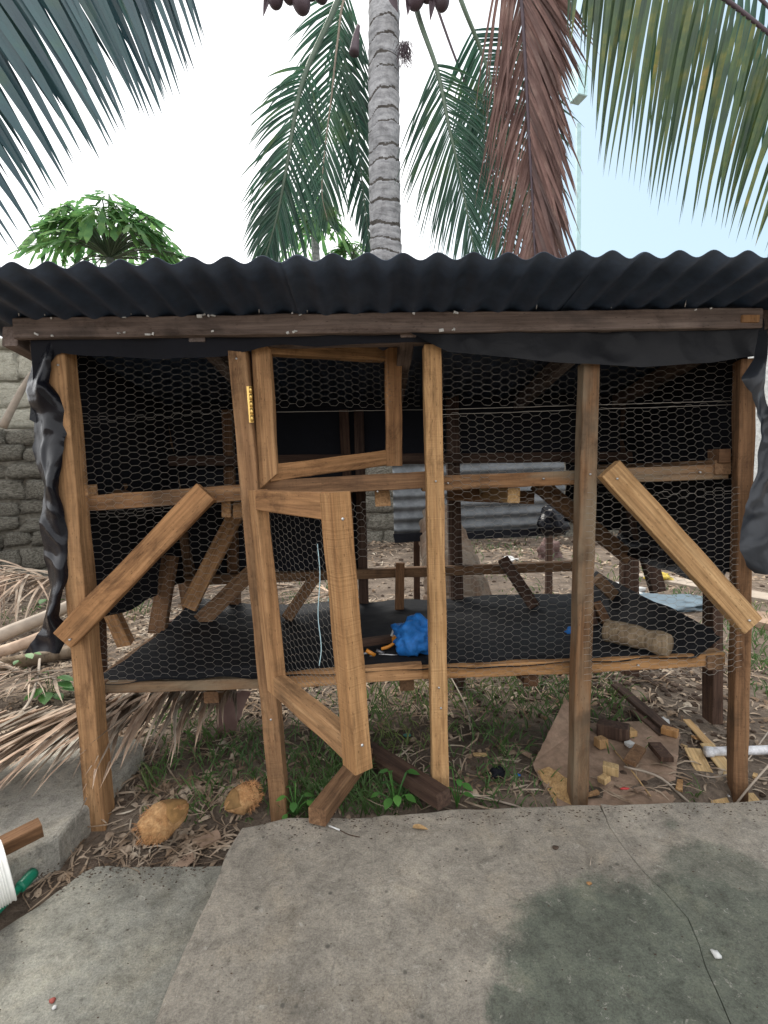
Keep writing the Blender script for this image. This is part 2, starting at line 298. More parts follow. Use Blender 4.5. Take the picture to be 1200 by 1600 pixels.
def box(name, loc, size, mat, parent=None, rz=0, tilt=0, jit=.0, tiltx=0):
    sx, sy, sz = (s / 2 for s in size); c = min(sx, sy, sz) * .12
    bm = bmesh.new(); bmesh.ops.create_cube(bm, size=2)
    for v in bm.verts: v.co = Vector((v.co.x * sx, v.co.y * sy, v.co.z * sz)) + Vector([random.uniform(-jit, jit) for _ in range(3)])
    bmesh.ops.bevel(bm, geom=bm.edges[:], offset=c, segments=1, affect='EDGES')
    me = bpy.data.meshes.new(name); bm.to_mesh(me); bm.free(); me.materials.append(mat)
    M = Matrix.Translation(loc) @ Matrix.Rotation(rz, 4, 'Z') @ Matrix.Rotation(tilt, 4, 'Y') @ Matrix.Rotation(tiltx, 4, 'X')
    return place(name, me, parent, M)
def slabpoly(name, pts, z, h, mat, edge=.008, jit=.006, step=.03, parent=None, flat=()):
    """flat slab whose plan outline is a list of xy points, edges chipped and rounded"""
    out = []; fl = []
    n = len(pts)
    for i in range(n):
        a = Vector((*pts[i], 0)); b = Vector((*pts[(i + 1) % n], 0)); m = max(1, int((b - a).length / step))
        nn = Vector((-(b - a).y, (b - a).x, 0)).normalized()
        for k in range(m):
            p = a.lerp(b, k / m)
            fl.append(.06 if i in flat else 1.0)
            if 1: p = p + fl[-1] * nn * (noise.noise(Vector((p.x * 9, p.y * 9, z))) * jit * 2 + random.uniform(-1, 1) * jit * .35)
            out.append(p)
    m = len(out); cen = sum(out, Vector()) / m; V = []; Fc = []
    def ring(ins, zz):
        for i, p in enumerate(out):
            t = (out[(i + 1) % m] - out[i - 1]); q = Vector((-t.y, t.x, 0)).normalized()
            V.append(Vector((p.x, p.y, 0)) + q * ins * fl[i] * (.6 + .8 * abs(noise.noise(p * 14))) + Vector((0, 0, zz)))
    ring(0, z - h); ring(0, z - edge); ring(edge * .4, z - edge * .35); ring(edge * 1.3, z)
    for r in range(3):
        for i in range(m):
            j = (i + 1) % m; Fc.append((r * m + i, r * m + j, (r + 1) * m + j, (r + 1) * m + i))
    Fc.append(tuple(range(3 * m, 4 * m)))
    o = link(name, V, Fc, mat, parent)
    return o
def hexwire(name, fn, Wd, Ht, parent, seed=0, keep=None, wob=.0055, depth=.011, r=.00037, cx=.0252, ry=.0188, tw=.0082):
    """chicken wire: horizontal twists joined by slanting strands, pushed out of true by noise"""
    V, Fc = [], []; nc = int(Wd / cx) + 1; nr = int(Ht / ry) + 1
    def warp(s, t):
        q = Vector((s * 3.1 + seed, t * 3.1, seed)); q2 = Vector((s * 11 + seed, t * 11, 3 + seed))
        ds = noise.noise(q) * wob * 3 + noise.noise(q2) * wob; dt = noise.noise(q + Vector((9, 4, 2))) * wob * 3 + noise.noise(q2 + Vector((2, 8, 1))) * wob
        dn = noise.noise(q + Vector((1, 7, 7))) * depth * 2
        return fn((s + ds) / Wd, (t + dt) / Ht) + Vector((0, -1, 0)) * dn
    def seg(a, b, rr):
        if keep and not (keep(*a) and keep(*b)): return
        A, B = warp(*a), warp(*b)
        if (B - A).length < 1e-5: return
        x, y, _ = frame(B - A, Vector((.1, 1, .2))); b0 = len(V)
        for p in (A, B):
            for k in range(3):
                an = 2.0944 * k + .5; V.append(p + (x * math.cos(an) + y * math.sin(an)) * rr)
        for k in range(3):
            l = (k + 1) % 3; Fc.append((b0 + k, b0 + l, b0 + 3 + l, b0 + 3 + k))
    for i in range(nc):
        for j in range(nr):
            s = i * cx; t = (j + .5 * (i % 2)) * ry
            if t > Ht: continue
            seg((s - tw, t), (s + tw, t), r * 1.45)
            if i + 1 < nc:
                for dj in (-.5, .5):
                    t2 = t + dj * ry
                    if 0 <= t2 <= Ht: seg((s + tw, t), (s + cx - tw, t2), r)
    return link(name, V, Fc, M_WIRE, parent, True)
def selvedge(parent, fn, Wd, Ht, v, n=60, seed=0):              # the straight edge wire of a roll
    pts = [fn(i / n, v + noise.noise(Vector((i * .3, seed, v))) * .006) for i in range(n + 1)]
    return tube('selvedge_wire', pts, .0010, M_WIRE, parent, 3)
def cloth(name, fn, nu, nv, mat, parent, amp=.012, freq=6, seed=0, smooth=True, fold=0, fdir=(1, 0), crease=0):
    V, Fc = [], []
    for j in range(nv + 1):
        for i in range(nu + 1):
            u, v = i / nu, j / nv; p = fn(u, v)
            q = p * freq + Vector((seed, seed * 2, 0))
            d = Vector((noise.noise(q), noise.noise(q + Vector((5, 3, 1))), noise.noise(q + Vector((1, 9, 4))))) * amp
            d += Vector((noise.noise(q * 3.3), noise.noise(q * 3.3 + Vector((3, 3, 3))), 0)) * amp * .35
            if fold: d.y -= fold * math.sin((u * fdir[0] + v * fdir[1]) * 22 + 3 * noise.noise(q))
            if crease: d.y -= crease * (1 - min(1, abs(noise.noise(q * .55 + Vector((2, 2, 7)))) * 3.2)) + crease * .5 * (1 - min(1, abs(noise.noise(q * 1.3 + Vector((6, 2, 1)))) * 3.2))
            V.append(p + d)
    for j in range(nv):
        for i in range(nu):
            a = j * (nu + 1) + i; Fc.append((a, a + 1, a + nu + 2, a + nu + 1))
    return link(name, V, Fc, mat, parent, smooth)
def interp(tab, u):                                             # piecewise linear through equally spaced table entries
    s = u * (len(tab) - 1); k = min(int(s), len(tab) - 2); t = s - k
    a, b = tab[k], tab[k + 1]
    if isinstance(a, (int, float)): return a + (b - a) * t
    return tuple(x + (y - x) * t for x, y in zip(a, b))
def table(xs, x):                                               # [(x,y)...] linear
    for (a, b), (c, d) in zip(xs, xs[1:]):
        if x <= c: return b + (d - b) * max(0, (x - a)) / (c - a)
    return xs[-1][1]
def leaflet_vf(p0, d0, L, w, V, Fc, droop=.5, segs=7, v=.35, nref=None, kink=0.0):
    b0 = len(V); p = p0.copy(); d = d0.normalized(); st = L / segs
    nref = nref if nref is not None else (p0 - CAM).normalized()
    tw = random.uniform(-.6, .6)
    for i in range(segs + 1):
        u = i / segs; s = d.cross(nref)
        if s.length < 1e-3: s = Vector((1, 0, 0))
        s.normalize(); s = (s * math.cos(tw * u) + nref * math.sin(tw * u)).normalized(); nn = d.cross(s).normalized()
        ww = w * .5 * (min(1, .55 + u * 2.2) if u < .3 else 1) * max(0, 1 - max(0, (u - .35) / .65) ** 1.5)
        V.append(p - s * ww + nn * ww * v); V.append(p.copy()); V.append(p + s * ww + nn * ww * v)
        d = (d + Vector((0, 0, -1)) * droop / segs * (.4 + 1.4 * u) + Vector((random.uniform(-1, 1), random.uniform(-1, 1), random.uniform(-1, 1))) * kink).normalized()
        p = p + d * st
    for i in range(segs):
        a = b0 + i * 3
        Fc.append((a, a + 1, a + 4, a + 3)); Fc.append((a + 1, a + 2, a + 5, a + 4))
# ------------------------------------------------------------------ SETTING: ground, slabs, kerb
def gz(x, y):
    base = SOIL + .012 * noise.noise(Vector((x * 2.2, y * 2.2, 0))) + .006 * noise.noise(Vector((x * 9, y * 9, 3)))
    far = max(0, min(1, (y - .9) / 2)); base += far * (.05 * noise.noise(Vector((x * .9, y * .9, 8))) + .03)
    m = math.exp(-(((x - 1.05) / .42) ** 2 + ((y - .95) / .35) ** 2)); base += .06 * m     # heap of dug earth
    if y < -.02: base -= min(.038, (-.02 - y) * 1.2)                                           # falls away under the slabs
    return base
def ground():
    V, Fc = [], []
    xs = [-60, -25, -12, -7] + [-4.6 + i * .1 for i in range(28)] + [-1.8 + i * .04 for i in range(91)] + [1.9 + i * .1 for i in range(32)] + [7, 12, 25, 60]
    ys = [-30, -8, -3] + [-1.6 + i * .1 for i in range(14)] + [-.2 + i * .035 for i in range(50)] + [1.6 + i * .1 for i in range(48)] + [8, 15, 40, 150]
    for y in ys:
        for x in xs:
            V.append((x, y, gz(x, y) if abs(x) < 8 and -3 < y < 8 else SOIL - (.1 if y < 0 else 0)))
    nx = len(xs)
    for j in range(len(ys) - 1):
        for i in range(nx - 1):
            a = j * nx + i; Fc.append((a, a + 1, a + nx + 1, a + nx))
    tag(link('ground', V, Fc, M_SOIL, None, True), None, None, kind='structure')
ground()
s_bl = gxy(377, 1291); s_bl2 = gxy(352, 1330); s_fl = gxy(235, 1610)
crack = [gxy(938, 1256), gxy(952, 1292), gxy(975, 1325), gxy(1008, 1365), gxy(1040, 1395), gxy(1075, 1435), gxy(1092, 1475), gxy(1102, 1510), gxy(1125, 1560), gxy(1150, 1620)]
dx = crack[-1][0] - crack[-3][0]; dyy = crack[-1][1] - crack[-3][1]
crack.append((crack[-1][0] + dx * 6, -2.4))
dirl = ((s_fl[0] - s_bl2[0]), (s_fl[1] - s_bl2[1])); kk = (-2.4 - s_bl2[1]) / dirl[1]
left_far = (s_bl2[0] + dirl[0] * kk, -2.4)
edge_top = [gxy(450, 1277), gxy(560, 1274), gxy(700, 1264), gxy(850, 1257)]
er = gxy(1200, 1249)
A = [s_bl2, left_far] + [(c[0] - .0002, c[1]) for c in reversed(crack)] + list(reversed(edge_top)) + [s_bl]
tag(slabpoly('concrete_slab', A, 0, .16, M_SLAB, .010, .0045, flat=tuple(range(2, 12))), None, None, kind='structure')
B_ = [(c[0] + .0004, c[1]) for c in crack] + [(3.5, -2.4), (3.5, er[1] + .0), er]
tag(slabpoly('concrete_slab', B_, 0, .16, M_SLAB, .008, .0035, flat=tuple(range(0, 10))), None, None, kind='structure')
zl = -.07
pth = [gxy(338, 1352, zl), gxy(150, 1352, zl), gxy(128, 1362, zl), gxy(60, 1415, zl), gxy(0, 1450, zl), gxy(-120, 1530, zl), (-1.6, -2.4), (left_far[0] + .1, -2.4), gxy(420, 1400, zl), gxy(400, 1345, zl)]
tag(slabpoly('concrete_path', pth, zl, .12, M_PATH, .006, .004), None, None, kind='structure')
kz = .0
kerb = [gxy(-160, 1310, kz), gxy(-60, 1400, kz), gxy(22, 1341, kz), gxy(90, 1307, kz), gxy(129, 1262, kz), gxy(165, 1238, kz), gxy(226, 1165, kz), gxy(205, 1148, kz), gxy(100, 1145, kz), gxy(20, 1190, kz)]
tag(slabpoly('concrete_kerb', kerb, kz, .14, M_KERB, .012, .008), None, None, kind='structure')
# litter, grass and clods: nobody could count these
def scatter_litter():
    V, Fc = [], []
    def strip(p, a, L, w, lift, curl):
        d = Vector((math.cos(a), math.sin(a), 0)); s = Vector((-d.y, d.x, 0)); b0 = len(V); n = 3; roll = random.uniform(-.6, .6)
        for i in range(n + 1):
            u = i / n; q = p + d * (u - .5) * L + s * curl * math.sin(u * 3.1) * L * .3 + Vector((0, 0, .003 + lift * math.sin(u * 3.14) * L * .4))
            ww = w * (.35 + math.sin(u * 2.6 + .3)); V.append(q - s * ww + Vector((0, 0, ww * roll))); V.append(q + s * ww - Vector((0, 0, ww * roll)))
        for i in range(n): a0 = b0 + i * 2; Fc.append((a0, a0 + 1, a0 + 3, a0 + 2))
    for k in range(22000):
        if k < 15000: x = random.uniform(-2.2, 1.9); y = random.uniform(-.10, 2.2)
        else: x = random.uniform(-4.2, 4.2); y = random.uniform(1.5, 5.4)
        if k % 22 == 0: x = random.uniform(-1.15, -.40); y = random.uniform(-.26, .12)
        dens = noise.noise(Vector((x * 1.7, y * 1.7, 5))) + .25
        if x < -.5: dens += .35
        if random.random() > .35 + dens: continue
        far = 1 + max(0, y - 1.2) * .35
        if y < -.05 and (x > -.42 or y < -.28): continue
        p = Vector((x, y, gz(x, y)))
        if random.random() < .55: strip(p, random.uniform(0, 6.28), random.uniform(.03, .14) * far, random.uniform(.0008, .0026) * far, random.uniform(0, .35), random.uniform(-1, 1))
        else: strip(p, random.uniform(0, 6.28), random.uniform(.010, .04) * far, random.uniform(.002, .007) * far, random.uniform(.1, .9), random.uniform(-.5, .5))
    tag(link('leaf_litter', V, Fc, M_LIT, None), 'brown leaves, twigs and straw littering the soil', 'litter', kind='stuff')
scatter_litter()
def clods():
    V, Fc = [], []
    bm = bmesh.new(); bmesh.ops.create_icosphere(bm, subdivisions=1, radius=1); sv = [v.co.copy() for v in bm.verts]; sf = [tuple(v.index for v in f.verts) for f in bm.faces]; bm.free()
    for k in range(2600):
        if k < 900: x = random.gauss(1.05, .28); y = random.gauss(.85, .28)
        elif k < 1900: x = random.uniform(-1.6, 1.7); y = random.uniform(-.05, 2)
        else: x = random.uniform(-3.5, 3.5); y = random.uniform(1.8, 5)
        if y < -.04: continue
        r = random.uniform(.003, .012) * (1 + max(0, y - 1) * .5) * (1.2 if k < 900 else .8); b0 = len(V); q = Vector((random.random() * 9, 0, 0))
        for c in sv: V.append(Vector((x, y, gz(x, y) + r * .3)) + Vector((c.x * 1.3, c.y, c.z * .8)) * r * (1 + .5 * noise.noise(c * 1.4 + q)))
        for f in sf: Fc.append(tuple(b0 + i for i in f))
    tag(link('soil_clods', V, Fc, M_CLOD, None, False), 'dark crumbly clods and pebbles of dug earth around the coop', 'soil', kind='stuff')
clods()
def grass():
    V, Fc = [], []
    spots = [(280,1120,26,70,.08),(320,1150,30,90,.09),(340,1215,26,70,.08),(250,1215,20,50,.08),(390,1180,30,80,.08),(400,1240,20,50,.07),(300,1270,16,30,.05),
             (470,1200,32,120,.10),(500,1240,34,150,.10),(545,1225,30,120,.10),(585,1245,30,120,.09),(630,1250,26,80,.08),(465,1265,20,60,.06),(610,1130,60,130,.09),(560,1100,50,120,.10),(650,1100,50,100,.10),
             (600,1160,40,70,.07),(740,1100,50,120,.09),(800,1090,60,150,.10),(860,1085,50,150,.10),(780,1150,40,60,.08),(790,1210,30,60,.06),(770,1245,30,60,.05),(840,1245,20,20,.04),(900,1095,40,120,.09),(950,1090,30,80,.08),
             (1085,1240,8,6,.08),(1190,1040,30,140,.07),(1180,1000,30,120,.08),(1195,970,26,90,.07),(1100,950,30,60,.06),(1070,935,24,60,.06),(1175,1075,20,40,.05),(500,925,26,60,.12),(470,945,24,50,.12),(345,915,20,40,.10),(215,960,20,40,.12),
             (720,860,40,60,.10),(800,865,50,70,.10),(660,960,20,10,.06),(770,905,40,40,.06),(840,935,40,50,.07),(960,900,40,50,.08),(1040,890,30,40,.08),(70,960,30,30,.09),(230,1290,14,16,.05)]
    for (px, py, rp, n, h) in spots:
        c = G(px, py, SOIL); sc = (c.y + 1.4) / F
        for k in range(n):
            x = c.x + random.gauss(0, rp * sc * .8); y = c.y + random.gauss(0, rp * sc * 1.6)
            if y < -.045: y = -.045 + random.uniform(0, .03)
            p = Vector((x, y, gz(x, y))); a = random.uniform(0, 6.28)
            d = Vector((math.cos(a) * .45, math.sin(a) * .45, 1)); leaflet_vf(p, d, h * random.uniform(.35, 1.15), .0034 * random.uniform(.6, 1.3) * (1 + max(0, y) * .3), V, Fc, droop=random.uniform(.3, 2.2), segs=4, v=.2)
    tag(link('grass', V, Fc, M_GRASS, None), 'green grass tufts growing under and around the coop', 'grass', kind='stuff')
grass()
# ------------------------------------------------------------------ walls behind
def stone_meshes(mat, n=7):
    out = []
    for k in range(n):
        bm = bmesh.new(); bmesh.ops.create_cube(bm, size=1); bmesh.ops.subdivide_edges(bm, edges=bm.edges[:], cuts=3, use_grid_fill=True)
        for v in bm.verts:
            c = v.co.copy(); l = max(abs(c.x), abs(c.y), abs(c.z)); s = c.normalized() * .62
            v.co = c.lerp(s, .22) + c.normalized() * (noise.noise(c * 3 + Vector((k * 7, 0, 0))) * .16 + noise.noise(c * 8 + Vector((k * 7, 3, 0))) * .07)
        me = bpy.data.meshes.new('stone'); bm.to_mesh(me); bm.free(); me.materials.append(mat)
        me.polygons.foreach_set('use_smooth', [True] * len(me.polygons)); out.append(me)
    return out
SM = stone_meshes(M_STONE); SL = stone_meshes(M_LIME)
def stone_wall(name, label, a, b, z0, z1, hgt, wid, meshes, thick=.3, core=M_MORT, gap=.015, vis=None):
    a = Vector((*a, 0)); b = Vector((*b, 0)); L = (b - a).length; d = (b - a).normalized(); nn = Vector((d.y, -d.x, 0)); ang = math.atan2(d.y, d.x)
    t = thing(name, label, 'wall', a + Vector((0, 0, z0)))
    box('mortar_core', (a + b) / 2 - nn * (thick / 2 - .012) + Vector((0, 0, (z0 + z1) / 2)), (L, thick, z1 - z0 - .02), core, t, ang)
    z = z0
    while z < z1 - .02:
        h = min(hgt * random.uniform(.75, 1.25), z1 - z); s = -random.uniform(0, wid)
        while s < L:
            w = wid * random.uniform(.6, 1.5); c = a + d * (s + w / 2) + Vector((0, 0, z + h / 2 + random.uniform(-.02, .02)))
            if 0 < s + w / 2 < L and (vis is None or vis(c)):
                M = Matrix.Translation(c - nn * .06) @ Matrix.Rotation(ang + random.uniform(-.04, .04), 4, 'Z') @ Matrix.Rotation(random.uniform(-.03, .03), 4, 'Y') @ Matrix.Diagonal((w - gap, .22 + random.uniform(-.04, .05), h - gap, 1)) 
                place('stone', random.choice(meshes), t, M)
            s += w
        z += h
    return t
def on(c, x0, y0, x1, y1):
    v = c - CAM; k = v.dot(fw)
    if k <= 0: return False
    px = 600 + F * v.dot(rt) / k; py = 800 - F * v.dot(up) / k
    return x0 < px < x1 and y0 < py < y1
stone_wall('rubble_wall', 'low dark rubble stone wall behind the left end of the coop', (-5.4, 2.6), (-1.9, 3.9), -.1, 1.42, .17, .34, SM, vis=lambda c: on(c, -220, 400, 220, 1000))
stone_wall('rubble_wall', 'rough stone wall glimpsed through the open lower bay behind the corrugated sheet', (-1.95, 5.0), (4.6, 5.5), -.1, 1.42, .22, .5, SM, vis=lambda c: on(c, 330, 700, 1250, 950))
stone_wall('house_wall', 'pale limestone block wall rising above the dark rubble wall', (-6.2, 4.1), (-3.0, 4.7), -.1, 2.55, .30, .62, SL, core=M_LIME, vis=lambda c: on(c, -260, 420, 190, 720), gap=.03)
ww = thing('white_wall', 'whitewashed wall at the far right beyond the black plastic', 'wall', (3.6, 3.5, 0))
box('wall_face', (5.4, 3.6, 1.3), (3.5, .2, 2.9), M_WHITE, ww); box('wall_coping', (5.4, 3.6, 2.78), (3.56, .28, .06), M_WHITE, ww)
tag(tube('leaning_branch', [P(4, 668, 2.3), P(24, 628, 2.35), P(46, 590, 2.4), P(70, 560, 2.45)], lambda u: .028 * (1 - .4 * u), M_RACHP, None, 8, n=8), 'grey branch leaning in front of the pale block wall', 'branch')
# ------------------------------------------------------------------ coconut palms
def frond(parent, pts, n, side_len, mat, rmat, r0=.02, r1=.003, s0=.25, ang=(55, 25), droop=(.6, .6), w=.03, single=True, both=(1, 1), wob=.15, lens=None, segs=7, kink=.0, drooptan=None):
    """pts: (px, py, depth Y). Leaflets leave both sides of the midrib in the picture plane and hang."""
    pp = catmull([P(*q) for q in pts], 40); V, Fc = [], []
    tube_vf(pp, lambda u: r0 + (r1 - r0) * u ** .8, 8, V, Fc); fr = link('frond', V, Fc, rmat, parent, True)
    SV, SF = [], []
    for k in range(n):
        u = s0 + (1 - s0) * (k + random.uniform(-.3, .3)) / n; u = min(max(u, 0), .999); i = min(int(u * 40), 39)
        p = pp[i].lerp(pp[i + 1], u * 40 - i); t = (pp[i + 1] - pp[i]).normalized(); v = (p - CAM).normalized(); sd = t.cross(v).normalized()
        q = (u - s0) / (1 - s0)
        for si, sg in ((0, 1), (1, -1)):
            if not both[si]: continue
            prof = lens(q) if lens else (.55 + .9 * math.sin(math.pi * min(1, q * .9 + .12)) * .7) * (1 - .55 * q * q)
            L = side_len[si] * prof * random.uniform(.85, 1.08)
            a = R(ang[0] + (ang[1] - ang[0]) * q + random.uniform(-5, 5))
            d = t * math.cos(a) + sd * sg * math.sin(a) + v * random.uniform(-wob, wob)
            a0 = len(SV) if not single else 0
            VV, FF = ([], []) if single else (SV, SF)
            leaflet_vf(p, d, L, w * random.uniform(.75, 1.15), VV, FF, droop=droop[si] * random.uniform(.6, 1.4), segs=segs, kink=kink)
            if single: link('leaflet', VV, FF, mat, fr)
    if not single:
        o = link('leaflets', SV, SF, mat, fr); o['kind'] = 'stuff'
    return fr
def palm_trunk(parent, pts, rad, nr=70, name='trunk'):
    NP = 760; pp = catmull(pts, NP); V, Fc = [], []; FR = []
    L = [0]
    for a, b in zip(pp, pp[1:]): L.append(L[-1] + (b - a).length)
    tot = L[-1]; rings = [0]
    while rings[-1] < tot: rings.append(rings[-1] + random.uniform(.075, .155))
    seg = 60
    for i, p in enumerate(pp):
        t = pp[min(i + 1, NP)] - pp[max(i - 1, 0)]; x, y, _ = frame(t, Vector((0, 1, .1)))
        for k in range(seg):
            a = 2 * math.pi * k / seg
            s = L[i] + .030 * math.sin(a * 1 + i * .02) + .018 * noise.noise(Vector((a * 1.5, L[i] * 2, 1)))
            fr = 0
            for j in range(len(rings) - 1):
                if rings[j] <= s < rings[j + 1]: fr = (s - rings[j]) / (rings[j + 1] - rings[j]); break
            FR.append(fr); r = rad(i / NP) * (1.0 + .06 * (fr ** 2) - .03 * (1 if fr < .12 else 0) + .03 * noise.noise(Vector((a * 2, L[i] * 6, 5))))
            V.append(p + (x * math.cos(a) + y * math.sin(a)) * r)
    for i in range(NP):
        for k in range(seg):
            a = i * seg + k; b = i * seg + (k + 1) % seg; Fc.append((a, b, b + seg, a + seg))
    o = link(name, V, Fc, M_BARK, parent, True); o.data.materials.append(M_SCAR); o.data.materials.append(M_BOLE)
    o.data.polygons.foreach_set('material_index', [2 if V[f[0]].z < .85 + .2 * noise.noise(V[f[0]] * 3) else 1 if FR[f[0]] < .13 + .10 * noise.noise(V[f[0]] * 9) else 0 for f in Fc]); return o
base = G(722, 985, SOIL)
palm = thing('palm_tree', 'tall ringed grey coconut palm trunk rising behind the coop with drooping fronds', 'palm tree', base)
TY = 2.25
bole = P(708, 900, base.y + .02)
top_c = P(601, -40, TY)
palm_trunk(palm, [base + Vector((0, 0, -.1)), bole, P(660, 740, TY - .12), P(612, 560, TY - .02), P(603, 390, TY), P(600, 200, TY), P(600, 0, TY), P(600, -70, TY)],
           lambda u: .118 + .17 * max(0, 1 - u / .30) ** 1.6 - .018 * u)
# fronds of the centre palm (pixels along each midrib, depth)
frond(palm, [(560, -90, 2.2), (524, 10, 2.1), (472, 130, 2.0), (448, 260, 1.95), (432, 340, 1.95), (408, 425, 1.95)], 74, (.50, .46), M_PALM, M_RACH, .026, .004, .36, (46, 18), (.7, .6), .016, kink=.015)
frond(palm, [(580, -90, 2.5), (540, -10, 2.5), (528, 60, 2.5), (518, 150, 2.5), (508, 230, 2.5), (503, 300, 2.5), (512, 345, 2.5)], 76, (.60, .62), M_PALM, M_RACHP, .012, .003, .16, (46, 22), (.55, .55), .018, single=False, kink=.012)
frond(palm, [(640, -90, 2.2), (650, 10, 2.1), (683, 110, 2.05), (702, 200, 2.0), (722, 290, 2.0), (748, 430, 2.0)], 72, (.56, .66), M_PALM, M_RACH, .024, .004, .38, (50, 18), (.8, .6), .013, single=False, kink=.015)
frond(palm, [(575, -90, 2.6), (528, -5, 2.6), (540, 100, 2.6), (556, 200, 2.6), (570, 320, 2.6), (584, 430, 2.6)], 55, (.40, .40), M_PALM, M_RACH, .018, .003, .30, (42, 20), (.8, .8), .022, single=False)
frond(palm, [(690, -90, 2.7), (722, 5, 2.7), (756, 90, 2.8), (783, 180, 2.8), (810, 290, 2.9), (850, 430, 2.9)], 60, (.72, .62), M_PALM, M_RACH, .024, .004, .30, (64, 24), (.8, .8), .024, single=False, kink=.02)
frond(palm, [(655, -70, 2.9), (700, 60, 2.9), (748, 190, 2.9), (776, 300, 2.9), (790, 430, 2.9)], 50, (.62, .55), M_PALM, M_RACHD, .014, .003, .40, (55, 24), (.9, .9), .020, single=False)
# the dead frond
frond(palm, [(790, -110, 1.75), (812, -20, 1.75), (820, 80, 1.75), (826, 200, 1.75), (832, 310, 1.75), (838, 440, 1.75)], 120, (.78, .5), M_DEAD, M_RACHD, .014, .007, .0, (23, 15), (.35, .5), .026, both=(1, 0), lens=lambda q: 1.0)
bd = frond(palm, [(792, -112, 1.78), (812, -20, 1.78), (820, 80, 1.78), (826, 200, 1.78), (832, 310, 1.78), (838, 440, 1.78)], 95, (.66, 1.0), M_DEAD, M_RACHD, .010, .005, .0, (26, 20), (.5, .85), .015, kink=.03, lens=lambda q: 1.0 - .25 * q, single=False, wob=.22)
# crown: nuts, dead spathes, fibre
for (px, py, s) in [(452, -14, 1), (470, 2, 1.05), (430, -4, .9), (500, -12, .9), (650, -4, 1), (690, 0, .9), (668, -16, 1), (484, -20, 1)]:
    bm = bmesh.new(); bmesh.ops.create_icosphere(bm, subdivisions=3, radius=.055 * s)
    for v in bm.verts: v.co.z *= 1.35; v.co *= 1 + .06 * noise.noise(v.co * 12)
    me = bpy.data.meshes.new('coconut'); bm.to_mesh(me); bm.free(); me.materials.append(M_RACHD); me.polygons.foreach_set('use_smooth', [True] * len(me.polygons))
    place('coconut', me, palm, Matrix.Translation(P(px, py, 2.0)) @ Matrix.Rotation(random.uniform(-.5, .5), 4, 'Y'))
for (x0, y0, x1, y1) in [(424, -30, 411, 28), (640, -20, 637, 26), (678, -20, 672, 34), (610, -10, 622, 20)]:
    V, Fc = [], []; leaflet_vf(P(x0, y0, 2.0), (P(x1, y1, 2.0) - P(x0, y0, 2.0)), (P(x1, y1, 2.0) - P(x0, y0, 2.0)).length, .05, V, Fc, 0, 5, .5); link('spathe', V, Fc, M_RACHD, palm)
V, Fc = [], []
for k in range(260):
    c = P(632 + random.gauss(0, 5), 62 + abs(random.gauss(0, 16)), 2.12); leaflet_vf(c, Vector((random.gauss(0, .5), random.gauss(0, .5), -1)), random.uniform(.04, .10), .003, V, Fc, .3, 3, 0)
o = link('fibre_tuft', V, Fc, M_RACHD, palm); o['kind'] = 'stuff'
tube('fruit_stalk', [P(560, 40, 2.1), P(556, 60, 2.1), P(553, 84, 2.1)], lambda u: .012 + .022 * u, M_RACHD, palm, 8, n=8)
# near palm, left: only a frond reaches into view, its trunk stands outside the frame
pl = thing('palm_tree', 'palm whose flare-tinted blue-green leaflets hang into the upper left corner', 'palm tree', (-3.2, .8, SOIL))
palm_trunk(pl, [Vector((-3.2, .8, -.1)), Vector((-3.15, .85, 1.2)), Vector((-3.0, .8, 3.1))], lambda u: .14 - .02 * u)
def near_frond(parent, rachis, tips, mat, rmat, w, Y, droop=.2, extra=0, jit=8, r0=.016, lift=.10):
    """leaflets from points on the midrib to tip positions; both given as interpolation tables of pixels"""
    pp = catmull([P(*q) for q in rachis], 40); V, Fc = [], []
    tube_vf(pp, lambda u: r0 * (1 - .6 * u), 8, V, Fc); fr = link('frond', V, Fc, rmat, parent, True)
    n = tips['n']
    for k in range(n):
        u = (k + .5) / n; i = min(int(u * 40), 39); p = pp[i].lerp(pp[i + 1], u * 40 - i)
        tx, ty = interp(tips['t'], u); ty += random.uniform(-1, .35) * jit * 3; tx += random.uniform(-1, 1) * jit
        e = P(tx, ty, Y + random.uniform(-.08, .08)); d = e - p; L = d.length
        d = d + Vector((0, 0, 1)) * L * droop * .45
        VV, FF = [], []; leaflet_vf(p, d, L * 1.02, w * random.uniform(.7, 1.2), VV, FF, droop=droop * 1.25, segs=9, v=.3, kink=.012)
        link('leaflet', VV, FF, mat, fr)
    return fr
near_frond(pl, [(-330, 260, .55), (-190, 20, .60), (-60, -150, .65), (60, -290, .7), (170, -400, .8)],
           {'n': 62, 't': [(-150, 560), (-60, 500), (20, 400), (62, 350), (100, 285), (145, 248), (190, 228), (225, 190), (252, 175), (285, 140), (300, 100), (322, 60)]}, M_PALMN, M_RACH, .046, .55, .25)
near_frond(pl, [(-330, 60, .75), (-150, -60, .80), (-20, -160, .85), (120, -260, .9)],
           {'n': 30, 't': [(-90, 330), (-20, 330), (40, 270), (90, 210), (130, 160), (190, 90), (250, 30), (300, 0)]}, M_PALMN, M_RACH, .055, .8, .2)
pr = thing('palm_tree', 'palm whose yellow-flecked green leaflets hang over the upper right corner', 'palm tree', (4.4, 2.2, SOIL))
palm_trunk(pr, [Vector((4.4, 2.2, -.1)), Vector((4.3, 2.1, 1.6)), Vector((4.0, 1.9, 4.2))], lambda u: .14 - .02 * u)
near_frond(pr, [(905, -170, 1.5), (985, -110, 1.45), (1080, -40, 1.4), (1180, 35, 1.35), (1290, 130, 1.3), (1420, 260, 1.3)],
           {'n': 66, 't': [(885, 60), (905, 110), (925, 200), (940, 250), (968, 290), (1004, 300), (1030, 325), (1064, 340), (1100, 345), (1120, 350), (1150, 370), (1180, 380), (1210, 400), (1260, 440), (1320, 500)]}, M_PALMY, M_RACHD, .029, 1.4, .35, jit=7)
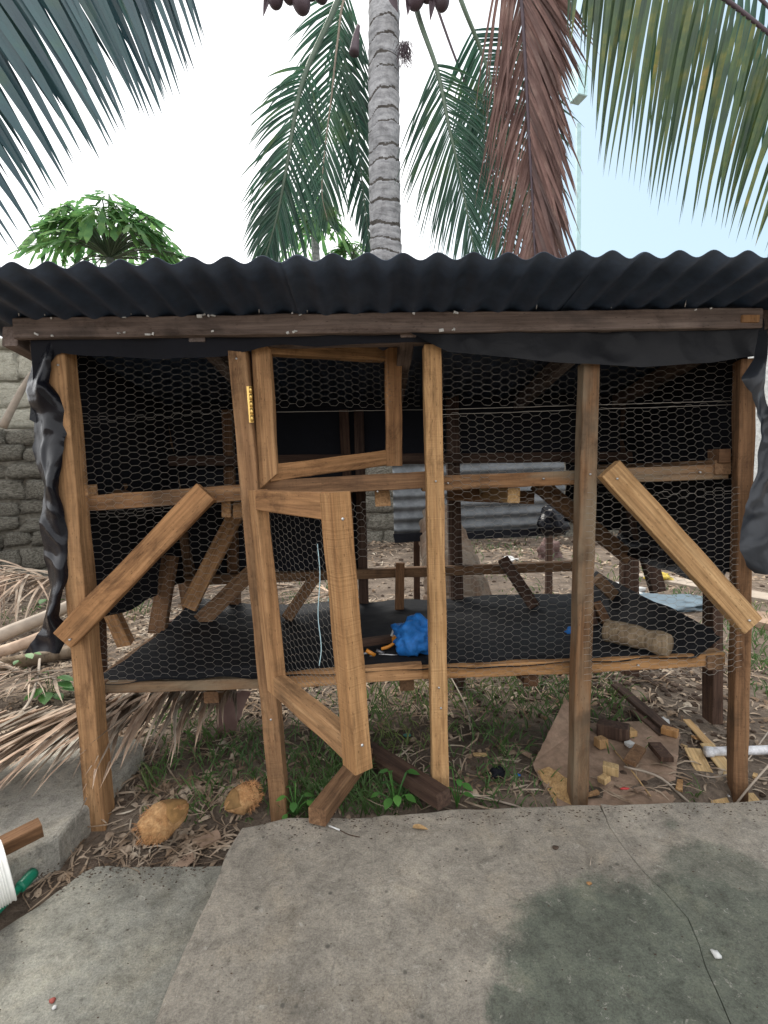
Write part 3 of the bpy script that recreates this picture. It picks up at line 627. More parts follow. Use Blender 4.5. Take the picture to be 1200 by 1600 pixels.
near_frond(pr, [(960, -190, 1.65), (1040, -140, 1.6), (1120, -70, 1.55), (1200, 10, 1.5), (1300, 110, 1.5)],
           {'n': 28, 't': [(900, 30), (960, 130), (1010, 230), (1055, 190), (1090, 130), (1120, 160), (1150, 190), (1180, 230), (1230, 260), (1300, 300)]}, M_PALM, M_RACHD, .032, 1.6, .35, jit=10)
# ------------------------------------------------------------------ papaya trees
def papaya(name, label, px, py, Y, nleaf, rpx, hpx, size, basez=SOIL):
    c = P(px, py, Y); t = thing(name, label, 'papaya tree', (c.x, c.y, basez))
    tube('trunk', [Vector((c.x + .1, c.y, basez - .1)), Vector((c.x + .05, c.y, (c.z + basez) / 2)), c], lambda u: .10 - .05 * u, M_BARK, t, 10, n=14)
    sc = (Y + 1.4) / F
    for k in range(nleaf):
        th = random.uniform(0, 6.28); rr = math.sqrt(random.uniform(.03, 1)) * (1 + .22 * math.sin(th * 3 + 1) + random.uniform(-.1, .12)); el = random.uniform(-.2, 1)
        e = c + Vector((math.cos(th) * rpx * sc * rr, math.sin(th) * rpx * sc * rr * .8, hpx * sc * (math.sqrt(max(0, 1 - rr * rr)) * random.uniform(.55, 1.0) - .1 + .12 * el)))
        mid = c.lerp(e, .5) + Vector((0, 0, .10)); V, Fc = [], []
        tube_vf(catmull([c, mid, e], 5), .009, 4, V, Fc, False); st = link('leaf_stalk', V, Fc, M_RACH, t, True)
        out = (e - c); out.z = 0; out = out.normalized() if out.length > .01 else Vector((1, 0, 0)); lat = Vector((-out.y, out.x, 0))
        tiltd = random.uniform(.1, 1.3); V, Fc = [e.copy()], []; s = size * random.uniform(.55, 1.15); prev = None
        lob = 7
        for j in range(lob):
            a = R(-135 + 270 * j / (lob - 1)); Lj = s * (1 - .35 * abs(j - 3) / 3) * random.uniform(.85, 1.1)
            def pt(r, da):
                q = e + out * math.cos(a + da) * r + lat * math.sin(a + da) * r
                q.z -= tiltd * r * r / s * .5 + (.35 + .5 * tiltd) * r * math.cos(a); return q
            b = len(V)
            V += [pt(Lj * .35, -.20), pt(Lj * .62, -.26), pt(Lj * .60, -.12), pt(Lj * .85, -.14), pt(Lj, 0), pt(Lj * .82, .14), pt(Lj * .60, .12), pt(Lj * .64, .26), pt(Lj * .35, .20)]
            Fc.append((0, b, b + 8)); Fc.append((b, b + 1, b + 2, b + 6, b + 7, b + 8)); Fc.append((b + 2, b + 3, b + 4, b + 5, b + 6))
        link('leaf', V, Fc, M_PAP, t)
papaya('papaya_tree', 'bright green papaya tree showing over the left part of the roof', 172, 404, 5.2, 100, 98, 84, .37)
papaya('papaya_tree', 'small green papaya crown seen between the hanging fronds and the palm trunk', 492, 372, 5.6, 30, 40, 66, .34)
papaya('papaya_tree', 'low green papaya crown just left of the palm trunk at the roof edge', 552, 408, 5.8, 16, 26, 34, .28)
M_GLASS = plain('pale_teal_metal', (.42, .62, .64), .35, .2)
t = thing('lamp_mast', 'thin pale mast carrying a teal box beside the brown frond', 'lamp', P(906, 900, 6.2))
box('mast', (P(903, 300, 6.2) + P(903, 900, 6.2)) / 2 + Vector((0, 0, .15)), (.06, .06, (P(903, 120, 6.2) - P(903, 900, 6.2)).length), M_GLASS, t)
box('lamp_box', P(904, 132, 6.15), (.16, .2, .42), M_GLASS, t, .3)
# ------------------------------------------------------------------ the coop
coop = thing('chicken_coop', 'two-tier timber and wire chicken coop under a corrugated roof', 'chicken coop', (0, 0, SOIL))
# posts
FY = -.052
pbeam('post', (84, 545), (150, 1302), 30, .058, M_NEW, coop, FY, skew=(.25, 0)); pbeam('post', (369, 543), (436, 1284), 27, .062, M_NEW3, coop, FY)
pbeam('post', (676, 538), (690, 1258), 27, .055, M_NEW2, coop, FY); pbeam('post', (925, 566), (907, 1260), 26, .045, M_OLD, coop, FY - .004)
pbeam('post', (1170, 560), (1157, 1258), 22, .058, M_NEW3, coop, FY, yref=Vector((.35, 1, 0)))
# rails
pbeam('rail', (124, 788), (378, 770), 25, .045, M_NEW3, coop, .006); pbeam('rail', (388, 765), (668, 750), 26, .045, M_INNER, coop, .006)
pbeam('rail', (660, 756), (1138, 737), 23, .045, M_OLD, coop, .007)
pbeam('rail', (148, 1077), (408, 1068), 18, .045, M_OLD, coop, .006); pbeam('rail', (404, 1068), (660, 1050), 24, .045, M_NEW, coop, .006)
pbeam('rail', (656, 1052), (1133, 1030), 21, .045, M_NEW2, coop, .008, bow=.004)
pbeam('cleat', (122, 768), (137, 767), 18, .05, M_NEW, coop, -.01); pbeam('cleat', (1124, 713), (1142, 712), 22, .05, M_INNER, coop, -.01)
# fascia
beam('fascia', P(20, 512, -.085), P(1192, 496, -.085), pw(30, -.085), .024, M_FASC, coop)
pbeam('roof_bearer', (45, 534), (1185, 514), 26, .03, M_FASC, coop, -.02)
box('bearer_end', P(1172, 498, -.088), (.045, .008, .018), M_NEW, coop, 0, .03)
# cross bearers whose ends stick out under the rails
for (px, py, w) in [(598, 779, 24), (803, 774, 20), (353, 796, 14), (372, 797, 16)]:
    a = P(px, py, .052); beam('bearer', a, a + Vector((0, .66, -.005)), pw(w, .05), .045, M_NEW if px < 700 else M_PALE, coop, yref=Vector((0, 0, 1)), front=False)
for (px, py) in [(636, 1071), (830, 1064), (330, 1090)]:
    a = P(px, py, .052); beam('bearer', a, a + Vector((0, .66, 0)), .042, .035, M_INNER, coop, yref=Vector((0, 0, 1)), front=False)
for (px, py) in [(100, 770), (1130, 730), (150, 1078), (1118, 1036)]:
    a = P(px, py, .0); beam('side_rail', a, a + Vector((0.0 if px < 600 else -.02, .70, 0)), .045, .04, M_INNER, coop, front=False, yref=Vector((0, 0, 1)))
# braces
beam('brace', P(320, 768, -.045), P(96, 1001, -.092), pw(37, -.07), .032, M_NEW, coop)
beam('brace', P(955, 732, -.085), P(1178, 978, -.115), pw(37, -.08), .034, M_NEW2, coop)
beam('brace', P(958, 733, -.052), P(1160, 955, -.062), .03, .022, M_DARK, coop)
# back frame
BY = .70
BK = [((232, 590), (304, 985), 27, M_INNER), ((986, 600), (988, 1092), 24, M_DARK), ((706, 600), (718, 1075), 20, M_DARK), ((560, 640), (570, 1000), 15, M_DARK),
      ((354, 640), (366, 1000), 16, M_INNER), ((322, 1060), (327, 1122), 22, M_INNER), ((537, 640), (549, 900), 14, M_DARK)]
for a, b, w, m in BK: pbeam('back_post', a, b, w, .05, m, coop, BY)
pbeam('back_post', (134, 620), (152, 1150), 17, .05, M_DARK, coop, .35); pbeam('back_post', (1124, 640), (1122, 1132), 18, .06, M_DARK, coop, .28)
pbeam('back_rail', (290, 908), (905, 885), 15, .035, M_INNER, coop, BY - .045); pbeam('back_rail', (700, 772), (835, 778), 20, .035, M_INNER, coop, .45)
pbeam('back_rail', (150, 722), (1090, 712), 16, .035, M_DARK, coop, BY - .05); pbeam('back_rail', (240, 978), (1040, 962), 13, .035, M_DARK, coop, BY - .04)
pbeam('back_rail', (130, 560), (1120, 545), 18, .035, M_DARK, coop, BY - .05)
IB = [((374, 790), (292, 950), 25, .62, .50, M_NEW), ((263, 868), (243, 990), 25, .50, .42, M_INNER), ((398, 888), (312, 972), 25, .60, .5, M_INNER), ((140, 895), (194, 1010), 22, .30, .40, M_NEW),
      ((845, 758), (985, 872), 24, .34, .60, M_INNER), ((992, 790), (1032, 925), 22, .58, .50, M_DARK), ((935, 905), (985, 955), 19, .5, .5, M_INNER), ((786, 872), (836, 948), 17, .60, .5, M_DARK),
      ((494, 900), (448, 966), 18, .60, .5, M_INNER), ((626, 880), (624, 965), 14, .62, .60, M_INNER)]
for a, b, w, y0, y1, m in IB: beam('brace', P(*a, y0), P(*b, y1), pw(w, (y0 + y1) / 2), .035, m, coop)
# shelf boards / plastic
def sheet_quad(a, b, c, d): return lambda u, v: (a.lerp(b, u)).lerp(d.lerp(c, u), v)
a, b = P(150, 1064, .0), P(1127, 1024, .0); sh = sheet_quad(a, b, b + Vector((-.05, .72, .0)), a + Vector((.02, .72, .0)))
def shelf_fn(u, v):
    p = sh(u, v); p.z += .006
    if v > .86: p.z += (v - .86) * .07 * (1.0 + .8 * noise.noise(Vector((u * 9, 1, 1))))
    if u < .16 and v > .55: p.z += (1 - u / .16) * (v - .55) * .10
    if u > .955: p.z += ((u - .955) / .045) * (.062 + .03 * v)
    if v < .04: p.z -= .012 * (1 + noise.noise(Vector((u * 14, 0, 0))))
    return p
cloth('shelf_plastic', shelf_fn, 140, 60, M_TARPS, coop, .008, 7, 3)
beam('shelf_board', sh(0.01, .1) + Vector((0, .3, -.012)), sh(.99, .1) + Vector((0, .3, -.012)), .012, .60, M_DARK, coop, front=False)
a, b = P(118, 776, .03), P(1130, 728, .03)
cloth('shelf_plastic', sheet_quad(a, b, b + Vector((0, .60, .0)), a + Vector((0, .60, .0))), 60, 10, M_TARPD, coop, .004, 7, 5)
# black plastic walls
def pq(p1, p2, p3, p4): return sheet_quad(P(*p1), P(*p2), P(*p3), P(*p4))   # top-left, top-right, bottom-right, bottom-left
BT = BY + .03
cloth('plastic_wall', pq((60, 480, BT), (1080, 470, BT), (1080, 708, BT), (60, 742, BT)), 60, 14, M_TARPD, coop, .02, 5, 1)
cloth('plastic_wall', pq((200, 730, BT), (566, 722, BT), (562, 886, BT), (200, 912, BT)), 40, 14, M_TARPD, coop, .02, 6, 2)
cloth('plastic_wall', pq((880, 700, BT), (1040, 700, BT), (1040, 838, BT), (885, 815, BT)), 20, 10, M_TARPD, coop, .02, 6, 8)
lt = P(88, 520, -.03); lb = P(140, 1000, -.03)
cloth('plastic_wall', lambda u, v: Vector((lt.x - .02, -.02 + .74 * u, lt.z + .02)).lerp(Vector((lb.x - .03 + .02 * u, -.02 + .74 * u, lb.z + .02 - .012 * u)), v), 24, 30, M_TARPD, coop, .018, 6, 4)
rt_ = P(1178, 520, -.0); rb = P(1160, 905, -.0)
cloth('plastic_wall', lambda u, v: Vector((rt_.x, .02 + .70 * u, rt_.z)).lerp(Vector((rb.x, .02 + .70 * u, rb.z + .03 * u)), v), 24, 26, M_TARPD, coop, .018, 6, 6)
cloth('plastic_hem', lambda u, v: Vector((rb.x - .01, .05 + .66 * u, rb.z + .02 + .03 * u)).lerp(Vector((rb.x - .03, .05 + .66 * u, rb.z - .05 + .03 * u)), v), 20, 4, M_TARP, coop, .012, 8, 16)
# valances under the fascia
def tabq(top, bot, Y0, Y1=None, x0=0, x1=1):
    def f(u, v):
        x = x0 + (x1 - x0) * u; yt = table(top, x); yb = table(bot, x); return P(x, yt + (yb - yt) * v, Y0 + ((Y1 if Y1 is not None else Y0) - Y0) * v)
    return f
cloth('plastic_valance', tabq([(50, 520), (700, 512)], [(50, 600), (90, 550), (140, 556), (300, 560), (400, 544), (640, 532), (700, 535)], -.064, -.056, 50, 700), 70, 8, M_TARPD, coop, .010, 9, 7)
cloth('plastic_valance', tabq([(620, 508), (1190, 500)], [(620, 510), (700, 552), (760, 558), (900, 570), (1000, 574), (1110, 566), (1190, 556)], -.060, -.072, 620, 1190), 150, 20, M_TARPV, coop, .004, 7, 9, crease=.008)
# left flap: loose plastic hanging off the corner, its own folds
def lflap(u, v):
    y = 530 + 490 * v
    xl = table([(530, 52), (600, 46), (650, 56), (700, 52), (760, 72), (830, 66), (900, 72), (940, 84), (980, 72), (1022, 40)], y)
    xr = table([(530, 92), (600, 84), (640, 108), (760, 100), (830, 110), (900, 108), (960, 96), (990, 110), (1022, 96)], y)
    p = P(xl + (xr - xl) * u, y, -.045 - .03 * math.sin(u * 3.1) + .03 * (1 - u))
    p.y += .010 * math.sin(v * 19 + u * 3) * (1 - u * .5); return p
cloth('plastic_flap', lflap, 30, 160, M_TARP, coop, .005, 9, 11, crease=.016)
def lflap2(u, v):
    y = 528 + 130 * v; return P(50 + 62 * u, y + 8 * math.sin(u * 4), -.03 + .03 * u)
cloth('plastic_flap', lflap2, 12, 20, M_TARP, coop, .010, 12, 12)
def rflap(u, v):
    y = 520 + 375 * v
    xl = table([(520, 1178), (560, 1180), (590, 1160), (640, 1178), (700, 1182), (740, 1180), (790, 1158), (860, 1156), (885, 1166), (895, 1176)], y)
    xr = table([(520, 1186), (620, 1200), (700, 1212), (895, 1197)], y)
    p = P(xl + (xr - xl) * u, y, -.105 + .02 * (1 - u)); p.y += .010 * math.sin(v * 15 + u * 4); return p
cloth('plastic_flap', rflap, 24, 130, M_TARPG, coop, .003, 10, 13, crease=.014)
# roof sheets: 76 mm corrugation, falling to the back
zr = P(600, 494, -.06).z; SL_ = .128
def roof_sheet(x0, x1, dz, yaw=0, y0=-.318, y1=.86):
    pit = .0735; V, Fc = [], []; nx = int((x1 - x0) / pit * 12); ny = 14
    for j in range(ny + 1):
        for i in range(nx + 1):
            x = x0 + (x1 - x0) * i / nx; y = y0 + (y1 - y0) * j / ny + .006 * noise.noise(Vector((x * 6, 0, 0))) * (j == 0)
            z = zr + .006 * noise.noise(Vector((x * 5, y * 3, dz * 900))) * (1 if y < 0 else .4) - SL_ * (y + .06) + .004 + .0078 * math.cos(2 * math.pi * x / pit) + dz + .006 * noise.noise(Vector((x * 1.5, y * 1.5, 2)))
            V.append((x + yaw * y, y, z))
    for j in range(ny):
        for i in range(nx): a = j * (nx + 1) + i; Fc.append((a, a + 1, a + nx + 2, a + nx + 1))
    o = link('roof_sheet', V, Fc, M_ROOF, coop, True); m = o.modifiers.new('thick', 'SOLIDIFY'); m.thickness = .0012; return o
rl = roof_sheet(-1.03, -.10, .0035); roof_sheet(-.18, .58, -.0005, 0, -.324); roof_sheet(.50, 1.15, .002, 0, -.314)
for x in (-.93, -.45, 0.1, .62, 1.04): beam('rafter', Vector((x, -.06, zr - .030)), Vector((x, .84, zr - .030 - SL_ * .9)), .04, .05, M_FASC, coop, yref=Vector((0, 0, 1)), front=False)
beam('rafter', Vector((1.085, -.32, zr + .005)), Vector((1.085, .84, zr - .030 - SL_ * .9)), .04, .06, M_FASC, coop, yref=Vector((0, 0, 1)), front=False)
for px in (30, 70, 205, 232, 405, 480, 600, 725, 838, 955, 1070): # roofing nails and bits of foam on the fascia
    p = P(px, 494 - (px - 20) * .0135, -.088); tube('nail', [p, p + Vector((.001, -.004, .016))], .0014, M_STEEL, coop, 5)
M_FOAM = plain('foam_scrap', (.62, .62, .60), .9)
for k in range(26):
    px = random.choice([70, 190, 320, 460, 640, 700, 1100, 230]) + random.uniform(-14, 14); py = (497 if k % 2 else 524) - px * .0135 + random.uniform(-2, 2)
    box('foam_scrap', P(px, py, -.089), (random.uniform(.004, .013), .004, random.uniform(.003, .007)), M_FOAM, coop, 0, random.uniform(-.4, .4), .001)
# nails on posts and rails
for (px, py, Y) in [(681, 752, -.056), (923, 741, -.06), (1095, 738, .0), (369, 560, -.055), (686, 1075, -.056), (689, 1107, -.056), (423, 1125, -.055), (90, 570, -.056), (700, 755, .0), (850, 748, .0), (1140, 1245, -.056), (965, 748, -.09), (1172, 970, -.12), (108, 1000, -.1), (998, 1040, .0), (590, 768, 0)]:
    p = P(px, py, Y); tube('nail', [p, p + Vector((0, .008, 0))], .0028, M_STEEL, coop, 8)
# wire sheets
def wfn(Y, pts): 
    (x0, y0), (x1, y1), (x2, y2), (x3, y3) = pts; q = pq((x0, y0, Y), (x1, y1, Y), (x2, y2, Y), (x3, y3, Y)); return lambda u, v: q(u, v)
def wire(pts, Y, seed, Ys=None, **k):
    f = wfn(Y, pts) if Ys is None else pq(*[(x, y, yy) for (x, y), yy in zip(pts, Ys)])
    a, b, d = f(0, 0), f(1, 0), f(0, 1); hexwire('wire_mesh', f, (b - a).length, (d - a).length, coop, seed, **k); return f
f = wire([(98, 548), (372, 545), (378, 650), (104, 668)], .001, 1, wob=.006)
f = wire([(104, 652), (382, 640), (398, 795), (116, 810)], -.0015, 2, wob=.006)
f = wire([(116, 800), (398, 782), (424, 1085), (150, 1086)], .0005, 3, wob=.004)
f = wire([(684, 545), (1150, 538), (1150, 626), (684, 640)], .001, 4); selvedge(coop, f, 1, 1, 1.0)
f = wire([(684, 648), (1150, 632), (1155, 775), (688, 792)], -.001, 5); selvedge(coop, f, 1, 1, 0.0, seed=3)
f = wire([(688, 784), (925, 776), (912, 1075), (692, 1088)], .0005, 6)
f = wire([(922, 770), (1156, 762), (1158, 1046), (915, 1074)], -.10, 7, Ys=(-.062, -.064, -.122, -.066))
f = wire([(545, 785), (578, 785), (580, 870), (548, 872)], .001, 8, wob=.010)
def staples():
    pass
# upper door, swung a little inwards; its wire is tacked on the back and runs past the stile
dY0, dY1 = -.022, .16
up_door = place('upper_door', None, coop, Matrix.Translation(P(392, 640, dY0)))
def db(name, a, b, w, t, mat, par, ya, yb, **k): return beam(name, P(*a, ya), P(*b, yb), w, t, mat, par, **k)
pwd = lambda px, Y: px / F * (Y + 1.4)
db('door_stile', (406, 533), (419, 752), pwd(29, dY0), .035, M_NEW, up_door, dY0, dY0, skew=(-.8, .8)); db('door_stile', (614, 543), (616, 728), pwd(26, dY1), .035, M_NEW, up_door, dY1, dY1)
db('door_rail', (420, 541), (602, 553), pwd(21, .07), .033, M_NEW, up_door, dY0 + .012, dY1 + .003); db('door_rail', (421, 739), (605, 715), pwd(25, .07), .033, M_NEW, up_door, dY0 + .012, dY1 + .003)
q = pq((424, 548, dY0 + .045), (662, 560, dY1 + .055), (662, 640, dY1 + .055), (430, 644, dY0 + .045))
hexwire('wire_mesh', q, .50, (q(0, 1) - q(0, 0)).length, up_door, 9); selvedge(up_door, q, 1, 1, 1.0, 40)
hp = P(391, 632, -.066)
hinge = box('hinge', hp, (.012, .004, .094), M_BRASS, up_door, 0, -.03)
for i in range(5): tube('hinge_knuckle', [hp + Vector((.004, -.005, -.045 + i * .0185)), hp + Vector((.004, -.005, -.029 + i * .0185))], .0045, M_BRASS, hinge, 8)
# lower door, wide open towards the viewer
H0 = P(404, 765, -.07); Ddir = Vector((.545, -.838, 0)); DW = .47; ztop = P(400, 765, -.07).z; zbot = P(430, 1075, -.07).z
lo_door = place('lower_door', None, coop, Matrix.Translation(H0))
nrm_ = Vector((Ddir.y, -Ddir.x, 0)); 
def dpt(s, z): return Vector((H0.x - .012, H0.y, 0)) + Ddir * s + Vector((.028 * (ztop - z) / .55, 0, z))
SW = .052
beam('door_stile', dpt(SW / 2, ztop), dpt(SW / 2, zbot + .0), SW, .036, M_NEW, lo_door, yref=nrm_, front=False)
beam('door_stile', dpt(DW - SW / 2, ztop - .0), dpt(DW - SW / 2, zbot - .005), SW, .040, M_NEW2, lo_door, yref=nrm_, front=False)
beam('door_rail', dpt(SW + .0, ztop - SW / 2), dpt(DW - SW, ztop - SW / 2), SW, .034, M_NEW, lo_door, yref=nrm_, front=False)
beam('door_rail', dpt(SW + .0, zbot + SW / 2), dpt(DW - SW, zbot + SW / 2), SW, .034, M_NEW, lo_door, yref=nrm_, front=False)
off = nrm_ * -.021
def dw(u, v): return dpt(.01 + (DW - .03) * u, ztop - .01 + (zbot - ztop + .02) * v) + off
hexwire('wire_mesh', dw, DW - .03, ztop - zbot, lo_door, 11, wob=.006, depth=.004)
p = dpt(DW, ztop - .05) + Vector((0, -.002, 0)); tube('nail', [p, p - Ddir * .01], .003, M_STEEL, lo_door, 8)
p = dpt(DW, zbot + .05) + Vector((0, -.002, 0)); tube('nail', [p, p - Ddir * .01], .003, M_STEEL, lo_door, 8)
tube('loose_wire', [P(496, 850, -.3), P(500, 900, -.32), P(497, 960, -.33), P(502, 1010, -.33), P(499, 1040, -.33)], .0011, plain('blue_wire', (.35, .5, .55), .5), lo_door, 5, n=20)
# hanging scrap under the shelf
cloth('plastic_scrap', pq((344, 1080, .45), (390, 1080, .45), (352, 1180, .40), (334, 1200, .40)), 8, 20, M_DEAD, coop, .012, 14, 15)
# ------------------------------------------------------------------ things on the shelf
zs = shelf_fn(.5, .4).z + .006
M_BLUE = blotch('blue_fabric', [(.3, (.012, .11, .36)), (.7, (.02, .19, .58))], 10, rough=.6, bs=.4, fine=45)
def lump(name, c, s, mat, label, cat, seed=0, amp=.35, sub=4):
    bm = bmesh.new(); bmesh.ops.create_icosphere(bm, subdivisions=sub, radius=1)
    for v in bm.verts:
        q = v.co * 1.6 + Vector((seed, 0, 0)); k = 1 + amp * noise.noise(q) + amp * .45 * noise.noise(q * 3) + amp * .2 * noise.noise(q * 7); v.co = Vector((v.co.x * s[0], v.co.y * s[1], max(v.co.z, -.75) * s[2])) * k
    me = bpy.data.meshes.new(name); bm.to_mesh(me); bm.free(); me.materials.append(mat); me.polygons.foreach_set('use_smooth', [True] * len(me.polygons))
    o = place(name, me, None, Matrix.Translation(c)); return tag(o, label, cat)
bagp = P(642, 1024, .10)
bt = thing('blue_bag', 'crumpled bright blue bag on the lower shelf beside the pliers', 'bag', Vector((bagp.x, bagp.y, zs)))
o = lump('bag_body', Vector((bagp.x + .005, bagp.y, zs + .045)), (.064, .05, .058), M_BLUE, None, None, 3, .45); o.parent = bt; o.matrix_basis = Matrix.Translation(Vector((.005, 0, .045)))
tube('bag_rim', [P(612, 994, .14), P(620, 979, .15), P(645, 974, .16), P(668, 980, .15), P(672, 1000, .14)], .005, plain('clear_rim', (.35, .36, .36), .3), bt, 8, n=20)
M_ORG = plain('orange_handle', (.65, .25, .03), .4); M_RUST = plain('dull_steel', (.22, .22, .23), .45, .7)
tl = thing('pliers', 'pliers with orange grips lying on the black plastic shelf', 'pliers', P(580, 1022, .10))
tube('handle', [P(572, 1016, .1), P(586, 1024, .1)], .0065, M_ORG, tl, 8); tube('handle', [P(596, 1014, .13), P(608, 1010, .13), P(618, 1003, .14)], .0055, M_ORG, tl, 8, n=8)
tube('jaw', [P(574, 1020, .1), P(562, 1024, .1), P(561, 1034, .1)], .0045, M_RUST, tl, 8, n=8); tube('jaw', [P(584, 1024, .1), P(576, 1028, .1), P(577, 1035, .1)], .0045, M_RUST, tl, 8, n=8)
tl = thing('screwdriver', 'thin steel screwdriver pointing at the blue bag on the shelf', 'tool', P(610, 1024, .08))
tube('blade', [P(592, 1022, .09), P(627, 1024, .09)], .0022, M_STEEL, tl, 6); tube('grip', [P(588, 1016, .10), P(600, 1021, .095)], .005, M_RUST, tl, 8)
tl = thing('hammer', 'brown wooden-handled tool lying behind the pliers on the shelf', 'hammer', P(590, 1005, .2))
beam('handle', P(555, 1008, .16), P(622, 998, .2), .024, .02, M_DARK, tl); box('head', P(618, 997, .19), (.024, .02, .018), M_ORG, tl)
zlg = shelf_fn(.8, .4).z + .038
tag(tube('cut_log', [G(948, 985, zlg), G(990, 994, zlg), G(1044, 1008, zlg)], lambda u: .036 + .006 * noise.noise(Vector((u * 5, 1, 2))) - .004 * u , M_LOGP, None, 14, n=26), 'short pale fibrous log on the right end of the lower shelf', 'log')
tl = thing('wood_wedge', 'brown wedge of split timber standing on the shelf left of the log', 'wood', P(920, 990, .3)); beam('wedge_body', P(912, 935, .34), P(926, 996, .28), .06, .05, M_DARK, tl, skew=(.3, 0)); beam('split_face', P(932, 940, .33), P(950, 975, .29), .03, .04, M_INNER, tl)
lump('cloth_scrap', P(892, 990, .25), (.02, .02, .022), M_BLUE, 'small blue and yellow rag on the shelf beside the fourth post', 'rag', 8, .4, 3)
# ------------------------------------------------------------------ yard things behind
sh2 = thing('corrugated_sheet', 'grey corrugated metal sheet leaning on the palm behind the coop', 'metal sheet', P(740, 838, 1.75))
def zinc():
    V, Fc = [], []; a = P(612, 690, 1.95); b = P(880, 680, 1.95); c = P(884, 828, 1.72); d = P(616, 842, 1.72); nv = 110
    for j in range(nv + 1):
        for i in range(13):
            u, v = i / 12, j / nv; p = a.lerp(b, u).lerp(d.lerp(c, u), v); L = (a - d).length
            p.y -= .011 * math.cos(2 * math.pi * v * L / .076) - .012 * noise.noise(Vector((u * 3, v * 3, 0))); V.append(p)
    for j in range(nv):
        for i in range(12): k = j * 13 + i; Fc.append((k, k + 1, k + 14, k + 13))
    link('sheet', V, Fc, M_ZINC, sh2, True)
    for px in (650, 862): beam('stake', P(px, 700, 2.02), Vector((P(px, 840, 1.80).x, 1.85, SOIL)), .04, .04, M_DARK, sh2)
    cloth('plastic_edge', pq((614, 834, 1.70), (884, 824, 1.70), (884, 836, 1.69), (616, 848, 1.69)), 30, 4, M_TARPD, sh2, .006, 8, 21)
zinc()
lump('black_sack', P(866, 815, 1.6), (.09, .08, .10), M_TARP, 'rolled black plastic at the right end of the corrugated sheet', 'plastic', 5)
lump('plastic_bag', G(538, 945, SOIL) + Vector((0, 0, .05)), (.10, .12, .09), plain('pale_blue_plastic', (.34, .52, .58), .4), 'pale blue crumpled plastic bag in the straw behind the shelf', 'bag', 2, .5)
lump('plastic_bag', G(735, 985 - 100, SOIL) + Vector((.4, 0, .03)), (.08, .08, .05), M_FOAM, 'small white crumpled bag on the bare earth behind the coop', 'bag', 4, .5)
lump('dead_spathe', G(858, 880, SOIL) + Vector((0, 0, .08)), (.12, .1, .16), M_DEAD, 'curled brown palm spathe on the bare earth behind the coop', 'palm debris', 6, .6)
lump('yellow_sack', G(1030, 912, SOIL) + Vector((0, 0, .04)), (.08, .12, .05), plain('yellow_plastic', (.45, .33, .04), .5), 'yellow sack lying beyond the back right post', 'sack', 7, .5)
lump('grey_sheet', G(1040, 945, SOIL) + Vector((0, 0, .02)), (.34, .22, .035), plain('blue_grey_sheet', (.10, .14, .17), .5), 'blue-grey crumpled sheet on the ground behind the right bay', 'sheet', 9, .5)
lump('white_bag', G(545 + 420, 930, SOIL) + Vector((0, 0, .03)), (.16, .16, .05), M_FOAM, 'white plastic scrap on the ground behind the fourth post', 'bag', 10, .5)
for k in range(60):
    pass
# low earth/plank at right distance
tag(beam('garden_plank', G(1120, 960, SOIL) + Vector((0, 0, .03)), G(1330, 1010, SOIL) + Vector((0, 0, .03)), .22, .04, M_PLY, None, yref=Vector((0, 0, 1)), front=False), 'long flat tan board lying beyond the right end post', 'board')
tag(beam('garden_plank', G(1000, 905, SOIL) + Vector((0, 0, .03)), G(1290, 960, SOIL) + Vector((0, 0, .03)), .2, .04, M_RACHP, None, yref=Vector((0, 0, 1)), front=False), 'pale long board on the ground behind the right bay', 'board')
# left yard: dry stalks and fallen fronds
tag(tube('palm_stalk', [P(-60, 1020, .9), P(20, 985, .9), P(80, 960, .95), P(150, 925, 1.0)], lambda u: .035 - .01 * u, M_RACHP, None, 8, n=12), 'upper grey dry palm stalk lying at the left edge', 'palm stalk')
tag(tube('palm_stalk', [P(-60, 1035, .8), P(20, 1012, .82), P(90, 985, .85)], lambda u: .026, M_DRY, None, 8, n=12), 'tan dry palm stalk wedged between the two grey ones', 'palm stalk')
tag(tube('palm_stalk', [G(-60, 1050, 0), G(40, 1032, 0), G(150, 1010, 0)], lambda u: .035, M_LOG, None, 8, n=12), 'lowest grey weathered stalk lying at the left edge', 'palm stalk')
def ground_frond(label, pts, n, lens, dirs, mat, w, z0, rm=M_RACHP, base=None, spread=.25, droop=.25):
    t = thing('dry_palm_frond', label, 'palm frond', G(*pts[0][:2], z0))
    pp = catmull([G(px, py, z) for px, py, z in pts], 30); V, Fc = [], []; tube_vf(pp, lambda u: .013 - .009 * u, 8, V, Fc); link('midrib', V, Fc, rm, t, True)
    for k in range(n):
        u = (k + .5) / n; i = min(int(u * 30), 29); p = pp[i].lerp(pp[i + 1], u * 30 - i)
        a = R(interp(dirs, u) + random.gauss(0, spread * 30)); L = interp(lens, u) * random.uniform(.65, 1.15)
        d = Vector((math.cos(a), math.sin(a), random.uniform(-.02, .16))); VV, FF = [], []; q = len(VV)
        leaflet_vf(p + Vector((0, 0, random.uniform(0, .03))), d, L, w * random.uniform(.5, 1.2), VV, FF, droop=droop * random.uniform(.4, 1.3), segs=7, v=.6, nref=Vector((.1, .2, -1)), kink=.05)
        for v in VV: v.z = max(v.z, gz(v.x, v.y) + .004 if not (v.x < -.75 and v.y < .4) else .008 + random.uniform(0, .004)) if v.y > -.35 else max(v.z, .006)
        link('leaflet', VV, FF, mat, t)
    return t
ground_frond('dry brown palm frond spread over the kerb at the left post', [(372, 1066, .14), (300, 1072, .13), (200, 1092, .13), (100, 1112, .12), (-20, 1125, .12), (-140, 1140, .1)], 160,
             [.34, .42, .52, .60, .62, .62], [-78, -84, -92, -100, -100, -100], M_DRY, .021, .1)
